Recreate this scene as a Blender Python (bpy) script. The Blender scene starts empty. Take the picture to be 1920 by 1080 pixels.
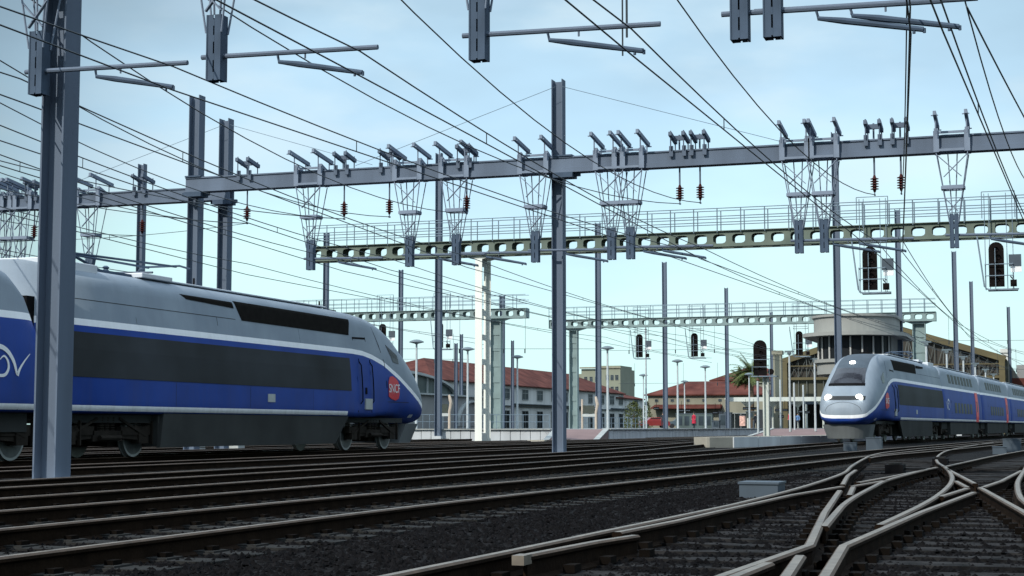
import bpy, math, random
from mathutils import Vector, Matrix
random.seed(11)
sc = bpy.context.scene
col = sc.collection
R = math.radians
CAMH = 0.85
YAW = 18.6
RT = 0.15          # rail top above the ballast
SLP = 0.02

# ------------------------------------------------------------------ materials
def new_mat(name):
    m = bpy.data.materials.new(name); m.use_nodes = True
    nt = m.node_tree
    return m, nt, nt.nodes['Principled BSDF']

def N(nt, t, **kw):
    n = nt.nodes.new(t)
    for k, v in kw.items():
        setattr(n, k, v)
    return n

def objco(nt):
    return N(nt, 'ShaderNodeTexCoord').outputs['Object']

def mat(name, c, rough=.6, metal=0., var=.18, scale=1.5, bump=0., bscale=30., c2=None, streak=False, spec=.5, emit=None, emit_s=0., coat=0.):
    m, nt, b = new_mat(name)
    L = nt.links
    b.inputs['Roughness'].default_value = rough
    b.inputs['Metallic'].default_value = metal
    b.inputs['Specular IOR Level'].default_value = spec
    b.inputs['Coat Weight'].default_value = coat
    b.inputs['Coat Roughness'].default_value = .12
    co = objco(nt)
    src = co
    if streak:
        mp = N(nt, 'ShaderNodeMapping'); mp.inputs['Scale'].default_value = (1, 1, .12)
        L.new(co, mp.inputs['Vector']); src = mp.outputs[0]
    no = N(nt, 'ShaderNodeTexNoise'); no.inputs['Scale'].default_value = scale; no.inputs['Detail'].default_value = 5
    L.new(src, no.inputs['Vector'])
    cr = N(nt, 'ShaderNodeValToRGB')
    a = tuple(max(0, x * (1 - var)) for x in c); d = c2 if c2 else tuple(min(1, x * (1 + var)) for x in c)
    cr.color_ramp.elements[0].color = (*a, 1); cr.color_ramp.elements[0].position = .3
    cr.color_ramp.elements[1].color = (*d, 1); cr.color_ramp.elements[1].position = .72
    L.new(no.outputs['Fac'], cr.inputs['Fac'])
    L.new(cr.outputs['Color'], b.inputs['Base Color'])
    if bump:
        n2 = N(nt, 'ShaderNodeTexNoise'); n2.inputs['Scale'].default_value = bscale; n2.inputs['Detail'].default_value = 4
        L.new(co, n2.inputs['Vector'])
        bp = N(nt, 'ShaderNodeBump'); bp.inputs['Strength'].default_value = bump; bp.inputs['Distance'].default_value = .02
        L.new(n2.outputs['Fac'], bp.inputs['Height']); L.new(bp.outputs[0], b.inputs['Normal'])
    if emit:
        b.inputs['Emission Color'].default_value = (*emit, 1); b.inputs['Emission Strength'].default_value = emit_s
    return m

M = {}
M['steel'] = mat('painted_steel', (.12, .155, .21), .7, 0, .2, 1.2, .15, 60, streak=True, spec=.2)
M['steel_dark'] = mat('dark_steel', (.065, .095, .14), .75, 0, .25, 2, spec=.15)
M['steel_light'] = mat('light_steel', (.19, .235, .305), .7, 0, .2, 2, spec=.2)
M['wire'] = mat('copper_wire', (.018, .03, .038), .5, 0, .1, 3)
M['thin_wire'] = mat('guy_wire', (.10, .14, .18), .6, 0, .1, 3)
M['insul'] = mat('brown_glazed_insulator', (.06, .009, .009), .6, 0, .25, 6, spec=.2)
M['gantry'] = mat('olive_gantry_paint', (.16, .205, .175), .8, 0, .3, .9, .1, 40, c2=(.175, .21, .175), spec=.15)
M['gantry_hazed'] = mat('hazed_gantry_paint', (.20, .275, .275), .7, 0, .15, .9)  # gantry colour with distance haze mixed in, paler and bluer
M['rail_guard'] = mat('railing_steel', (.17, .23, .28), .6, 0, .15, 2)
M['white_steel'] = mat('white_column_paint', (.84, .86, .80), .55, 0, .06, 1.5, .05, 40, streak=True)
M['col_grey'] = mat('column_web_grey', (.52, .56, .52), .6, 0, .15, 1.5, streak=True)
M['col_white'] = mat('column_insert_white', (.95, .96, .92), .5, 0, .03, 2)
M['rail_side'] = mat('rusty_rail_side', (.014, .0085, .0052), .9, 0, .4, 6, .3, 40, spec=.06)
M['rail_top'] = mat('worn_rail_head', (.18, .152, .122), .45, .25, .3, 8, 0)
M['rail_edge'] = mat('rail_head_edge', (.075, .052, .036), .6, 0, .3, 9, spec=.2)
M['clip'] = mat('dark_rail_clip', (.006, .0045, .0035), .9, 0, .3, 6, spec=.05)
M['sleeper_c'] = mat('grey_sleeper', (.021, .0212, .0205), .9, 0, .4, 4, .3, 30, spec=.15)
M['timber'] = mat('weathered_timber', (.006, .006, .0066), .95, 0, .6, 5, .5, 25, c2=(.032, .031, .0315), spec=.12)
M['conc'] = mat('concrete_wall', (.50, .53, .55), .85, 0, .16, .8, .2, 20, streak=True)
M['conc_warm'] = mat('concrete_block', (.33, .31, .26), .85, 0, .2, .7, .25, 14)
M['edge'] = mat('platform_edge_white', (.34, .36, .35), .8, 0, .2, 1.5)
M['pink'] = mat('pink_ramp_paving', (.20, .135, .13), .9, 0, .12, .6, .15, 10)
M['plat'] = mat('platform_paving', (.25, .26, .26), .9, 0, .15, 1)
M['box'] = mat('grey_cabinet', (.05, .072, .095), .6, 0, .1, 3)
M['box_lit'] = mat('sunlit_cabinet', (.5, .47, .4), .7, 0, .1, 3)  # lit version of the cabinet, warm sunlight put into its colour
M['black'] = mat('black_matt', (.006, .006, .007), .8, 0, .2, 5, spec=.08)
M['sig'] = mat('signal_black', (.006, .0045, .0045), .7, 0, .4, 6, spec=.1)
M['lens'] = mat('signal_lens_dark', (.014, .006, .006), .4, 0, .2, 6, spec=.2)
M['glass'] = mat('dark_glass', (.014, .017, .02), .4, 0, .3, .6, spec=.15)
M['cab_glass'] = mat('cab_glass', (.022, .024, .032), .16, 0, .4, 1.2, spec=.5)
M['panel'] = mat('train_side_panel', (.030, .034, .036), .6, 0, .35, .35, c2=(.046, .053, .062), spec=.15)
M['skirt'] = mat('train_skirt', (.042, .045, .044), .8, 0, .25, .7, .1, 20, spec=.1)
M['skirt_light'] = mat('train_valance', (.15, .165, .17), .6, 0, .15, 1.5)
M['bogie'] = mat('bogie_steel', (.026, .022, .018), .85, 0, .4, 4, spec=.12)
M['wheel'] = mat('wheel_steel', (.11, .12, .12), .5, .4, .3, 5)
M['tread'] = mat('wheel_tread', (.32, .34, .34), .4, .5, .1, 5)
M['roofw'] = mat('train_roof_white', (.62, .66, .70), .45, 0, .12, 1.5)
M['grille'] = mat('train_grille', (.010, .009, .008), .8, 0, .3, 5, spec=.05)
M['plate'] = mat('grey_plate', (.42, .45, .44), .6, 0, .1, 5)
M['red_logo'] = mat('red_logo', (.62, .012, .03), .4, 0, .08, 4)
M['white'] = mat('white_marking', (.85, .87, .88), .5, 0, .04, 4)
M['red_door'] = mat('coral_red_door', (.78, .035, .05), .4, 0, .06, 3)
M['lamp_on'] = mat('lit_lamp', (1, 1, .95), .3, 0, 0, 3, emit=(1, .98, .9), emit_s=30)
M['lamp_halo'] = mat('lamp_glare_glow', (1, .97, .85), .3, 0, 0, 3, emit=(1, .97, .88), emit_s=.7)  # glow for the glare halo painted around the lit headlights
M['lamp_post'] = mat('lamp_post_paint', (.46, .51, .53), .6, 0, .1, 3)
M['lamp_head'] = mat('lamp_head_grey', (.12, .16, .18), .5, 0, .1, 3)
M['rooft'] = mat('red_tile_roof', (.095, .031, .026), .9, 0, .35, .4, .4, 6, c2=(.15, .055, .043), spec=.1)
M['wallg'] = mat('grey_rendered_wall', (.60, .62, .60), .9, 0, .18, .35, .1, 8, streak=True)
M['wally'] = mat('cream_rendered_wall', (.25, .245, .19), .9, 0, .2, .5, .1, 8, streak=True)
M['wallp'] = mat('pale_green_wall', (.26, .28, .215), .9, 0, .1, .15)
M['hall'] = mat('hall_grey', (.24, .25, .25), .85, 0, .15, .2)
M['hall_l'] = mat('hall_fascia', (.40, .44, .44), .8, 0, .1, .4)
M['window'] = mat('window_glass', (.035, .05, .062), .4, 0, .4, .8, spec=.15)
M['door'] = mat('dark_doorway', (.014, .02, .022), .8, 0, .3, .8, spec=.1)
M['frame'] = mat('window_frame', (.25, .28, .28), .7, 0, .1, 2)
M['tower'] = mat('tower_render', (.28, .29, .275), .8, 0, .1, .5)
M['tower_w'] = mat('tower_mullion', (.42, .43, .42), .7, 0, .1, 1)
M['shed_y'] = mat('ochre_steel', (.10, .082, .036), .7, 0, .2, .6)
M['shed_o'] = mat('olive_cladding', (.06, .062, .042), .85, 0, .2, .5)
M['shed_b'] = mat('brown_roof_sheet', (.045, .042, .036), .9, 0, .3, .5)
M['shed_g'] = mat('shed_glazing', (.10, .115, .11), .6, 0, .4, .5)
M['leaf'] = mat('palm_leaf', (.05, .085, .02), .7, 0, .4, 2, c2=(.12, .16, .04))
M['bush'] = mat('bush_leaf', (.05, .075, .018), .8, 0, .5, 2, c2=(.11, .13, .03))
M['bark'] = mat('palm_trunk_bark', (.10, .075, .05), .9, 0, .3, 3)
M['skin'] = mat('skin', (.45, .28, .2), .6, 0, .08, 6)
M['coat_red'] = mat('red_coat', (.42, .015, .045), .8, 0, .15, 8)
M['coat_dark'] = mat('dark_clothes', (.015, .02, .03), .85, 0, .2, 8)
M['coat_blue'] = mat('blue_jacket', (.10, .2, .38), .8, 0, .2, 8)
M['hair'] = mat('dark_hair', (.02, .013, .01), .7, 0, .2, 10)
M['car_red'] = mat('red_car_paint', (.22, .02, .018), .3, 0, .08, 3, coat=.5)
M['car_grey'] = mat('slate_car_paint', (.07, .10, .12), .3, 0, .08, 3, coat=.5)
M['tyre'] = mat('tyre_rubber', (.012, .012, .012), .8, 0, .1, 6)
M['beige'] = mat('beige_sign_post', (.5, .42, .34), .6, 0, .1, 4)
M['info'] = mat('information_screen', (.045, .055, .045), .4, 0, .2, 4)
M['posterlit'] = mat('poster_pink', (.7, .42, .35), .6, 0, .4, 6)
M['teal'] = mat('teal_glazed_wall', (.06, .09, .09), .5, 0, .3, .6)

def ballast_mat():
    m, nt, b = new_mat('dark_ballast'); L = nt.links
    co = objco(nt)
    vo = N(nt, 'ShaderNodeTexVoronoi'); vo.inputs['Scale'].default_value = 16
    L.new(co, vo.inputs['Vector'])
    no = N(nt, 'ShaderNodeTexNoise'); no.inputs['Scale'].default_value = .35; no.inputs['Detail'].default_value = 6
    L.new(co, no.inputs['Vector'])
    cr = N(nt, 'ShaderNodeValToRGB'); e = cr.color_ramp.elements
    e[0].color = (.0018, .0018, .0022, 1); e[0].position = .1
    e[1].color = (.0070, .0068, .0080, 1); e[1].position = .95
    L.new(vo.outputs['Color'], cr.inputs['Fac'])
    cr2 = N(nt, 'ShaderNodeValToRGB'); e = cr2.color_ramp.elements
    e[0].color = (.4, .4, .46, 1); e[0].position = .35
    e[1].color = (1.15, .92, .75, 1); e[1].position = .7
    L.new(no.outputs['Fac'], cr2.inputs['Fac'])
    mx = N(nt, 'ShaderNodeMix', data_type='RGBA', blend_type='MULTIPLY'); mx.inputs[0].default_value = 1
    L.new(cr.outputs[0], mx.inputs[6]); L.new(cr2.outputs[0], mx.inputs[7])
    L.new(mx.outputs[2], b.inputs['Base Color'])
    b.inputs['Roughness'].default_value = .95; b.inputs['Specular IOR Level'].default_value = .15
    bp = N(nt, 'ShaderNodeBump'); bp.inputs['Strength'].default_value = .9; bp.inputs['Distance'].default_value = .03
    L.new(vo.outputs['Distance'], bp.inputs['Height']); L.new(bp.outputs[0], b.inputs['Normal'])
    return m
M['ballast'] = ballast_mat()
M['stone'] = mat('ballast_stone', (.0028, .0028, .0034), .95, 0, .5, 9, c2=(.0085, .0080, .0088), spec=.08)

def livery(name, pts, y_low):
    """pts: stripe centre height along the car (local y, z); blue below, silver above, white stripe between."""
    m, nt, b = new_mat(name); L = nt.links
    sx = N(nt, 'ShaderNodeSeparateXYZ'); co = objco(nt); L.new(co, sx.inputs[0])
    Y, Z = sx.outputs[1], sx.outputs[2]
    def mth(op, a, c=None, clamp=False):
        n = N(nt, 'ShaderNodeMath', operation=op); n.use_clamp = clamp
        for i, v in enumerate((a, c)):
            if v is None: continue
            if isinstance(v, (int, float)): n.inputs[i].default_value = v
            else: L.new(v, n.inputs[i])
        return n.outputs[0]
    cr = N(nt, 'ShaderNodeValToRGB'); el = cr.color_ramp.elements
    while len(el) > 1: el.remove(el[-1])
    for i, (y, z) in enumerate(pts):
        e = el[0] if i == 0 else el.new(min(1, y / 10))
        e.position = min(1, y / 10); e.color = (z / 5, z / 5, z / 5, 1)
    L.new(mth('MULTIPLY', Y, .1, True), cr.inputs[0])
    s = mth('MULTIPLY', cr.outputs[0], 5)
    dz = mth('SUBTRACT', Z, s)
    blue = mth('LESS_THAN', dz, 0)
    white = mth('LESS_THAN', mth('ABSOLUTE', dz), .075)
    low = mth('MULTIPLY', mth('LESS_THAN', mth('ABSOLUTE', mth('SUBTRACT', Z, 1.12)), .062), mth('GREATER_THAN', Y, y_low))
    wh = mth('MAXIMUM', white, low)
    no = N(nt, 'ShaderNodeTexNoise'); no.inputs['Scale'].default_value = .7; no.inputs['Detail'].default_value = 6
    L.new(co, no.inputs['Vector'])
    c1 = N(nt, 'ShaderNodeValToRGB'); e = c1.color_ramp.elements
    e[0].color = (.215, .265, .32, 1); e[1].color = (.29, .345, .40, 1); e[0].position = .3; e[1].position = .7
    L.new(no.outputs[0], c1.inputs[0])
    c2 = N(nt, 'ShaderNodeValToRGB'); e = c2.color_ramp.elements
    e[0].color = (.010, .046, .25, 1); e[1].color = (.016, .066, .35, 1); e[0].position = .3; e[1].position = .7
    L.new(no.outputs[0], c2.inputs[0])
    m1 = N(nt, 'ShaderNodeMix', data_type='RGBA'); L.new(blue, m1.inputs[0]); L.new(c1.outputs[0], m1.inputs[6]); L.new(c2.outputs[0], m1.inputs[7])
    m2 = N(nt, 'ShaderNodeMix', data_type='RGBA'); L.new(wh, m2.inputs[0]); L.new(m1.outputs[2], m2.inputs[6]); m2.inputs[7].default_value = (.96, .98, 1.0, 1)
    mp_ = N(nt, 'ShaderNodeMapping'); mp_.inputs['Scale'].default_value = (3.2, 3.2, .35); L.new(co, mp_.inputs['Vector'])
    n3 = N(nt, 'ShaderNodeTexNoise'); n3.inputs['Scale'].default_value = 1.0; n3.inputs['Detail'].default_value = 7; n3.inputs['Roughness'].default_value = .65; L.new(mp_.outputs[0], n3.inputs['Vector'])
    g3 = N(nt, 'ShaderNodeMapRange'); g3.inputs['From Min'].default_value = .38; g3.inputs['From Max'].default_value = .75; L.new(n3.outputs[0], g3.inputs[0])
    lowz = N(nt, 'ShaderNodeMapRange'); lowz.inputs['From Min'].default_value = 2.0; lowz.inputs['From Max'].default_value = .9; L.new(Z, lowz.inputs[0])
    amt = mth('MULTIPLY', g3.outputs[0], mth('MULTIPLY_ADD', lowz.outputs[0], .35), True)
    am2 = mth('ADD', mth('MULTIPLY', g3.outputs[0], .10), mth('MULTIPLY', mth('MULTIPLY', g3.outputs[0], lowz.outputs[0]), .22), True)
    m3 = N(nt, 'ShaderNodeMix', data_type='RGBA'); L.new(am2, m3.inputs[0]); L.new(m2.outputs[2], m3.inputs[6]); m3.inputs[7].default_value = (.07, .06, .05, 1)
    L.new(m3.outputs[2], b.inputs['Base Color'])
    b.inputs['Roughness'].default_value = .5; b.inputs['Specular IOR Level'].default_value = .22
    b.inputs['Coat Weight'].default_value = .0; b.inputs['Coat Roughness'].default_value = .15
    return m
STR = [(0, 1.17), (.25, 1.24), (.5, 1.38), (1.0, 1.55), (1.7, 1.80), (3.1, 2.31), (4.32, 2.72), (5.2, 2.90), (5.9, 2.985), (6.7, 3.01)]
M['liv_power'] = livery('power_car_livery', STR, 7.2)
M['liv_coach'] = livery('coach_livery', [(0, 3.01), (9, 3.01)], -1)

# ------------------------------------------------------------------ mesh builder
class MB:
    def __init__(s): s.v = []; s.f = []; s.m = []
    def add(s, vs, fs, mi=0):
        o = len(s.v); s.v += [tuple(v) for v in vs]
        for f in fs: s.f.append(tuple(i + o for i in f)); s.m.append(mi)
        return s
    def box(s, x0, x1, y0, y1, z0, z1, mi=0, rz=0., piv=None):
        vs = [(x, y, z) for z in (z0, z1) for x, y in ((x0, y0), (x1, y0), (x1, y1), (x0, y1))]
        if rz:
            px, py = piv or ((x0 + x1) / 2, (y0 + y1) / 2); c, sn = math.cos(rz), math.sin(rz)
            vs = [(px + (x - px) * c - (y - py) * sn, py + (x - px) * sn + (y - py) * c, z) for x, y, z in vs]
        return s.add(vs, [(3, 2, 1, 0), (4, 5, 6, 7), (0, 1, 5, 4), (1, 2, 6, 5), (2, 3, 7, 6), (3, 0, 4, 7)], mi)
    def bar(s, p, q, w, h=None, mi=0):
        h = h or w; p = Vector(p); q = Vector(q); d = (q - p).normalized()
        up = Vector((0, 0, 1)) if abs(d.z) < .95 else Vector((0, 1, 0))
        a = d.cross(up).normalized() * w / 2; b = a.cross(d).normalized() * h / 2
        vs = [p - a - b, p + a - b, p + a + b, p - a + b, q - a - b, q + a - b, q + a + b, q - a + b]
        return s.add(vs, [(3, 2, 1, 0), (4, 5, 6, 7), (0, 1, 5, 4), (1, 2, 6, 5), (2, 3, 7, 6), (3, 0, 4, 7)], mi)
    def tube(s, pts, r, n=6, mi=0):
        pts = [Vector(p) for p in pts]; rings = []
        for i, p in enumerate(pts):
            d = (pts[min(i + 1, len(pts) - 1)] - pts[max(i - 1, 0)]).normalized()
            up = Vector((0, 0, 1)) if abs(d.z) < .95 else Vector((0, 1, 0))
            a = d.cross(up).normalized(); b = a.cross(d)
            rr = r[i] if isinstance(r, (list, tuple)) else r
            rings.append([p + (a * math.cos(2 * math.pi * k / n) + b * math.sin(2 * math.pi * k / n)) * rr for k in range(n)])
        fs = []
        for i in range(len(pts) - 1):
            for k in range(n):
                fs.append((i * n + k, i * n + (k + 1) % n, (i + 1) * n + (k + 1) % n, (i + 1) * n + k))
        fs.append(tuple(reversed(range(n)))); fs.append(tuple(range((len(pts) - 1) * n, len(pts) * n)))
        return s.add([v for r_ in rings for v in r_], fs, mi)
    def prism(s, poly, z0, z1, mi=0):
        n = len(poly)
        vs = [(x, y, z0) for x, y in poly] + [(x, y, z1) for x, y in poly]
        fs = [tuple(reversed(range(n))), tuple(range(n, 2 * n))] + [(i, (i + 1) % n, n + (i + 1) % n, n + i) for i in range(n)]
        return s.add(vs, fs, mi)
    def lathe(s, x, y, prof, n=12, mi=0):
        o = [(x + r * math.cos(2 * math.pi * k / n), y + r * math.sin(2 * math.pi * k / n), z) for r, z in prof for k in range(n)]
        fs = [(i * n + k, i * n + (k + 1) % n, (i + 1) * n + (k + 1) % n, (i + 1) * n + k) for i in range(len(prof) - 1) for k in range(n)]
        fs += [tuple(reversed(range(n))), tuple(range((len(prof) - 1) * n, len(prof) * n))]
        return s.add(o, fs, mi)
    def disc(s, c, ax, r, t, n=16, mi=0):
        c = Vector(c); a = Vector(ax).normalized() * t / 2
        return s.tube([c - a, c + a], r, n, mi)
    def build(s, name, mats, parent=None, smooth=False, label=None):
        me = bpy.data.meshes.new(name); me.from_pydata(s.v, [], s.f)
        for m in (mats if isinstance(mats, (list, tuple)) else [mats]): me.materials.append(M[m])
        if any(s.m): me.polygons.foreach_set('material_index', s.m)
        if smooth: me.polygons.foreach_set('use_smooth', [True] * len(s.f))
        me.validate(); me.update()
        o = bpy.data.objects.new(name, me); col.objects.link(o)
        if parent: o.parent = parent
        if label: o['label'] = label
        return o

def tag(o, label=None, cat=None, group=None, kind=None):
    if label: o['label'] = label
    if cat: o['category'] = cat
    if group: o['group'] = group
    if kind: o['kind'] = kind
    return o
def empty(name, loc, rz=0., label=None, cat=None, group=None):
    o = bpy.data.objects.new(name, None); col.objects.link(o)
    o.location = loc; o.rotation_euler = (0, 0, rz); o.empty_display_size = .2
    return tag(o, label, cat, group)
def copy_tree(o, parent=None):
    c = o.copy(); col.objects.link(c); c.parent = parent
    for ch in [x for x in o.children]: copy_tree(ch, c)
    return c
def place(proto, used, loc, rz=0., label=None, group=None):
    o = proto if not used else copy_tree(proto)
    o.location = loc; o.rotation_euler = (0, 0, rz)
    if label: o['label'] = label
    if group: o['group'] = group
    return o
ORD = ['first', 'second', 'third', 'fourth', 'fifth', 'sixth', 'seventh', 'eighth', 'ninth', 'tenth', 'eleventh', 'twelfth', 'thirteenth', 'fourteenth', 'fifteenth', 'sixteenth', 'seventeenth']

# ------------------------------------------------------------------ ground
g = MB(); g.add([(-1500, -300, 0), (1500, -300, 0), (1500, 2500, 0), (-1500, 2500, 0)], [(0, 1, 2, 3)])
tag(g.build('ground', 'ballast'), kind='structure')

# ------------------------------------------------------------------ rails and tracks
def smooth_poly(p, n=5):
    if len(p) < 3: return p
    out = []
    for i in range(len(p) - 1):
        p0 = p[max(i - 1, 0)]; p1 = p[i]; p2 = p[i + 1]; p3 = p[min(i + 2, len(p) - 1)]
        for k in range(n):
            t = k / n
            def ci(a, b, c, d): return .5 * (2 * b + (c - a) * t + (2 * a - 5 * b + 4 * c - d) * t * t + (3 * b - a - 3 * c + d) * t ** 3)
            out.append((ci(p0[0], p1[0], p2[0], p3[0]), ci(p0[1], p1[1], p2[1], p3[1])))
    out.append(p[-1]); return out
RPROF = [(-.07, 0), (-.07, .014), (-.012, .03), (-.012, .105), (-.036, .12), (-.036, .138), (-.023, .15), (.023, .15), (.036, .138), (.036, .12), (.012, .105), (.012, .03), (.07, .014), (.07, 0)]
XR_ = []
def rail(pts, parent, name='rail', sm=False, z=0.0, top=True):
    if sm: pts = smooth_poly(pts)
    if parent.name.startswith('track_crossing'): XR_.append(pts)
    mb = MB(); n = len(RPROF); vs = []
    for i, (x, y) in enumerate(pts):
        a = pts[max(i - 1, 0)]; b = pts[min(i + 1, len(pts) - 1)]
        dx, dy = b[0] - a[0], b[1] - a[1]; l = math.hypot(dx, dy); nx, ny = dy / l, -dx / l
        for u, w in RPROF: vs.append((x + nx * u, y + ny * u, z + w))
    mb.v = vs
    for i in range(len(pts) - 1):
        for k in range(n - 1):
            mb.f.append((i * n + k, i * n + k + 1, (i + 1) * n + k + 1, (i + 1) * n + k)); mb.m.append(1 if k == 6 else (2 if k in (5, 7) else 0))
    mb.f.append(tuple(range(n))); mb.m.append(0)
    mb.f.append(tuple(reversed(range((len(pts) - 1) * n, len(pts) * n)))); mb.m.append(0)
    return mb.build(name, ['rail_side', 'rail_top', 'rail_edge'], parent)

def offset(pts, d):
    out = []
    for i, (x, y) in enumerate(pts):
        a = pts[max(i - 1, 0)]; b = pts[min(i + 1, len(pts) - 1)]
        dx, dy = b[0] - a[0], b[1] - a[1]; l = math.hypot(dx, dy)
        out.append((x + dy / l * d, y - dx / l * d))
    return out
def along(pts, step, y0, y1):
    out = []; acc = 0
    for i in range(len(pts) - 1):
        (ax, ay), (bx, by) = pts[i], pts[i + 1]; l = math.hypot(bx - ax, by - ay); t = acc
        while t < l:
            y = ay + (by - ay) * t / l
            if y0 <= y <= y1: out.append((ax + (bx - ax) * t / l, y, math.atan2(-(bx - ax), by - ay)))
            t += step
        acc = t - l
    return out
slp_me = None
def sleeper_proto():
    mb = MB(); mb.box(-1.25, 1.25, -.13, .13, -.1, SLP); [mb.box(c - .17, c + .17, -.10, .10, SLP, SLP + .012) for c in (-.745, .745)]; [mb.box(c + q - .03, c + q + .03, -.05, .05, SLP + .012, SLP + .04, 1) for c in (-.745, .745) for q in (-.10, .10)]
    o = mb.build('sleeper', ['sleeper_c', 'clip']); return o
def track(label, pts, near=None, far=None, group='parallel running tracks'):
    root = empty('railway_track', (0, 0, 0), 0, label, 'railway track', group)
    c = smooth_poly(pts, 6)
    rail(offset(c, -.745), root); rail(offset(c, .745), root)
    global slp_me
    if near:
        for (x, y, a) in along(c, .6, *near)[:100]:
            if slp_me is None:
                o = sleeper_proto(); slp_me = o.data
            else:
                o = bpy.data.objects.new('sleeper', slp_me); col.objects.link(o)
            o.parent = root; o.location = (x, y, 0); o.rotation_euler = (0, 0, a)
    if far:
        mb = MB()
        for (x, y, a) in along(c, .6, *far): mb.box(x - 1.25, x + 1.25, y - .13, y + .13, -.05, SLP, 0, a)
        o = mb.build('sleepers', 'sleeper_c', root); o['kind'] = 'stuff'
    return root
E0 = 320
track('nearest straight track, bending right behind the grey trackside box', [(-6.18, -12), (-6.18, 5), (-6.17, 14), (-5.85, 22), (-5.45, 30), (-5.15, 38), (-4.75, 47), (-4.1, 60), (-2.3, 90), (1, 130)], (6, 60))
track('second straight track from the viewer, curving under the approaching train', [(-9.2, -12), (-9.2, 20), (-9.2, 50), (-9.25, 66), (-9.03, 74), (-7.55, 93.5), (-4.2, 137), (-.5, 185), (6, 270)], (10, 68), (68, 150))
track('third straight track, passing in front of the tall grey masts', [(-12.45, -12), (-12.45, 30), (-12.5, 45), (-13.9, 60), (-15.2, 75), (-15.6, 95), (-13.5, 130), (-9.5, 180), (0, 260)], (14, 72))
track('fourth straight track, just behind the tall grey masts', [(-16.9, -5), (-16.9, 60), (-17.6, 80), (-18.6, 100), (-17.5, 140), (-13, 200)], None, (16, 110))
track('track under the large blue and silver power car', [(-21.5, -5), (-21.5, 60), (-21.5, 85), (-21.6, 110), (-20, 150), (-15.5, 210)], None, (20, 110))
track('track beyond the large blue and silver power car', [(-25.0, 5), (-25.0, 70), (-24.3, 95), (-23.6, 120), (-21, 160)], None, (30, 110))
track('track in front of the white gantry column, second beyond the power car', [(-29.4, 20), (-29.2, 60), (-26.3, 85), (-25.3, 110), (-23.6, 150)], None, (40, 110))
track('farthest track, along the foot of the panelled platform wall', [(-34.0, 30), (-34.0, 70), (-34.2, 88), (-34.3, 92)], None, (40, 92))

# the double crossover in the foreground, rail by rail
x0 = empty('track_crossing', (0, 0, 0), 0, 'foreground diamond crossing of pale worn rails on dark timbers', 'track crossing')
LA = [(-3.45, -10), (-3.10, 4), (-3.02, 7.05), (-2.955, 8.84), (-2.88, 11.42), (-2.80, 14.08), (-2.79, 15.5), (-2.81, 18.44), (-2.93, 22.11), (-3.12, 25.71), (-3.50, 29.9), (-4.02, 36.6), (-4.42, 42.75), (-4.45, 49), (-3.9, 62), (-2.2, 90)]
rail(LA, x0, sm=True)
rail([(-4.02, 37.8), (-3.95, 42), (-3.1, 52), (-2.3, 64), (-.6, 92)], x0, sm=True)
rail([(-2.79, 10.5), (-2.71, 12), (-2.68, 13.72), (-2.60, 16.9), (-2.4, 19.5)], x0)
rail([(-2.3, 19.6), (-2.11, 22.0)], x0)
rail([(-2.38, 20.9), (-2.22, 23.5), (-2.09, 26.2), (-1.96, 29.3)], x0)
rail([(-1.86, 29.7), (-1.67, 34.6), (-1.39, 41.3), (-.9, 50), (.6, 75)], x0, sm=True)
rail([(-1.56, 11.59), (-1.72, 13.53), (-1.84, 15.06), (-1.94, 16.9), (-2.04, 19.48), (-2.12, 22), (-2.08, 25), (-2.02, 27.6)], x0, sm=True)
rail([(-3.10, 27.0), (-2.86, 23.9), (-2.47, 20.1)], x0)
rail([(-2.27, 18.2), (-1.81, 13.5), (-1.40, 9.75), (-1.53, 7.2), (-1.6, 4)], x0)
rail([(-1.335, 8.93), (-1.18, 7.3), (-1.05, 5.5)], x0)
rail([(-1.42, 8.4), (-1.46, 7.2), (-1.50, 5)], x0)
rail([(-2.26, 19.4), (-2.02, 17.0)], x0)
rail([(-.83, 18.2), (-1.06, 13.75), (-1.20, 9.75), (-1.00, 7.2), (-.9, 5)], x0)
rail([(-2.66, 79), (-3.0, 61), (-3.05, 51.3), (-2.87, 44.85), (-2.56, 38.4), (-2.22, 33.6), (-1.92, 30.5), (-1.68, 27.9), (-1.43, 24.6), (-1.29, 22.2), (-1.2, 19.8), (-1.15, 17.0), (-1.15, 15.1), (-1.17, 13.7), (-1.205, 11.9)], x0, sm=True)
rail([(-1.72, 28.3), (-.94, 21.0)], x0)
rail([(-.82, 19.65), (-.25, 14.19), (.35, 8)], x0)
rail([(-.80, 19.75), (-.66, 22.1), (-.59, 24.5), (-.5, 27.5)], x0)
rail([(-1.1, 16.95), (-.955, 19.4)], x0)
rail([(-1.22, 21.9), (-.965, 19.65)], x0)
rail([(-.5, 34), (-.47, 30), (-.46, 26), (-.45, 22.2), (-.40, 19.5), (-.34, 17.5), (-.26, 16), (.1, 11)], x0, sm=True)
rail([(-2.78, 8.49), (-2.70, 9.6), (-2.60, 10.25)], x0, 'guard_rail')
gb = MB(); gb.box(-2.815, -2.745, 8.36, 8.5, .10, .153); gb.build('rail_block', 'rail_top', x0)
tm = None
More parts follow.
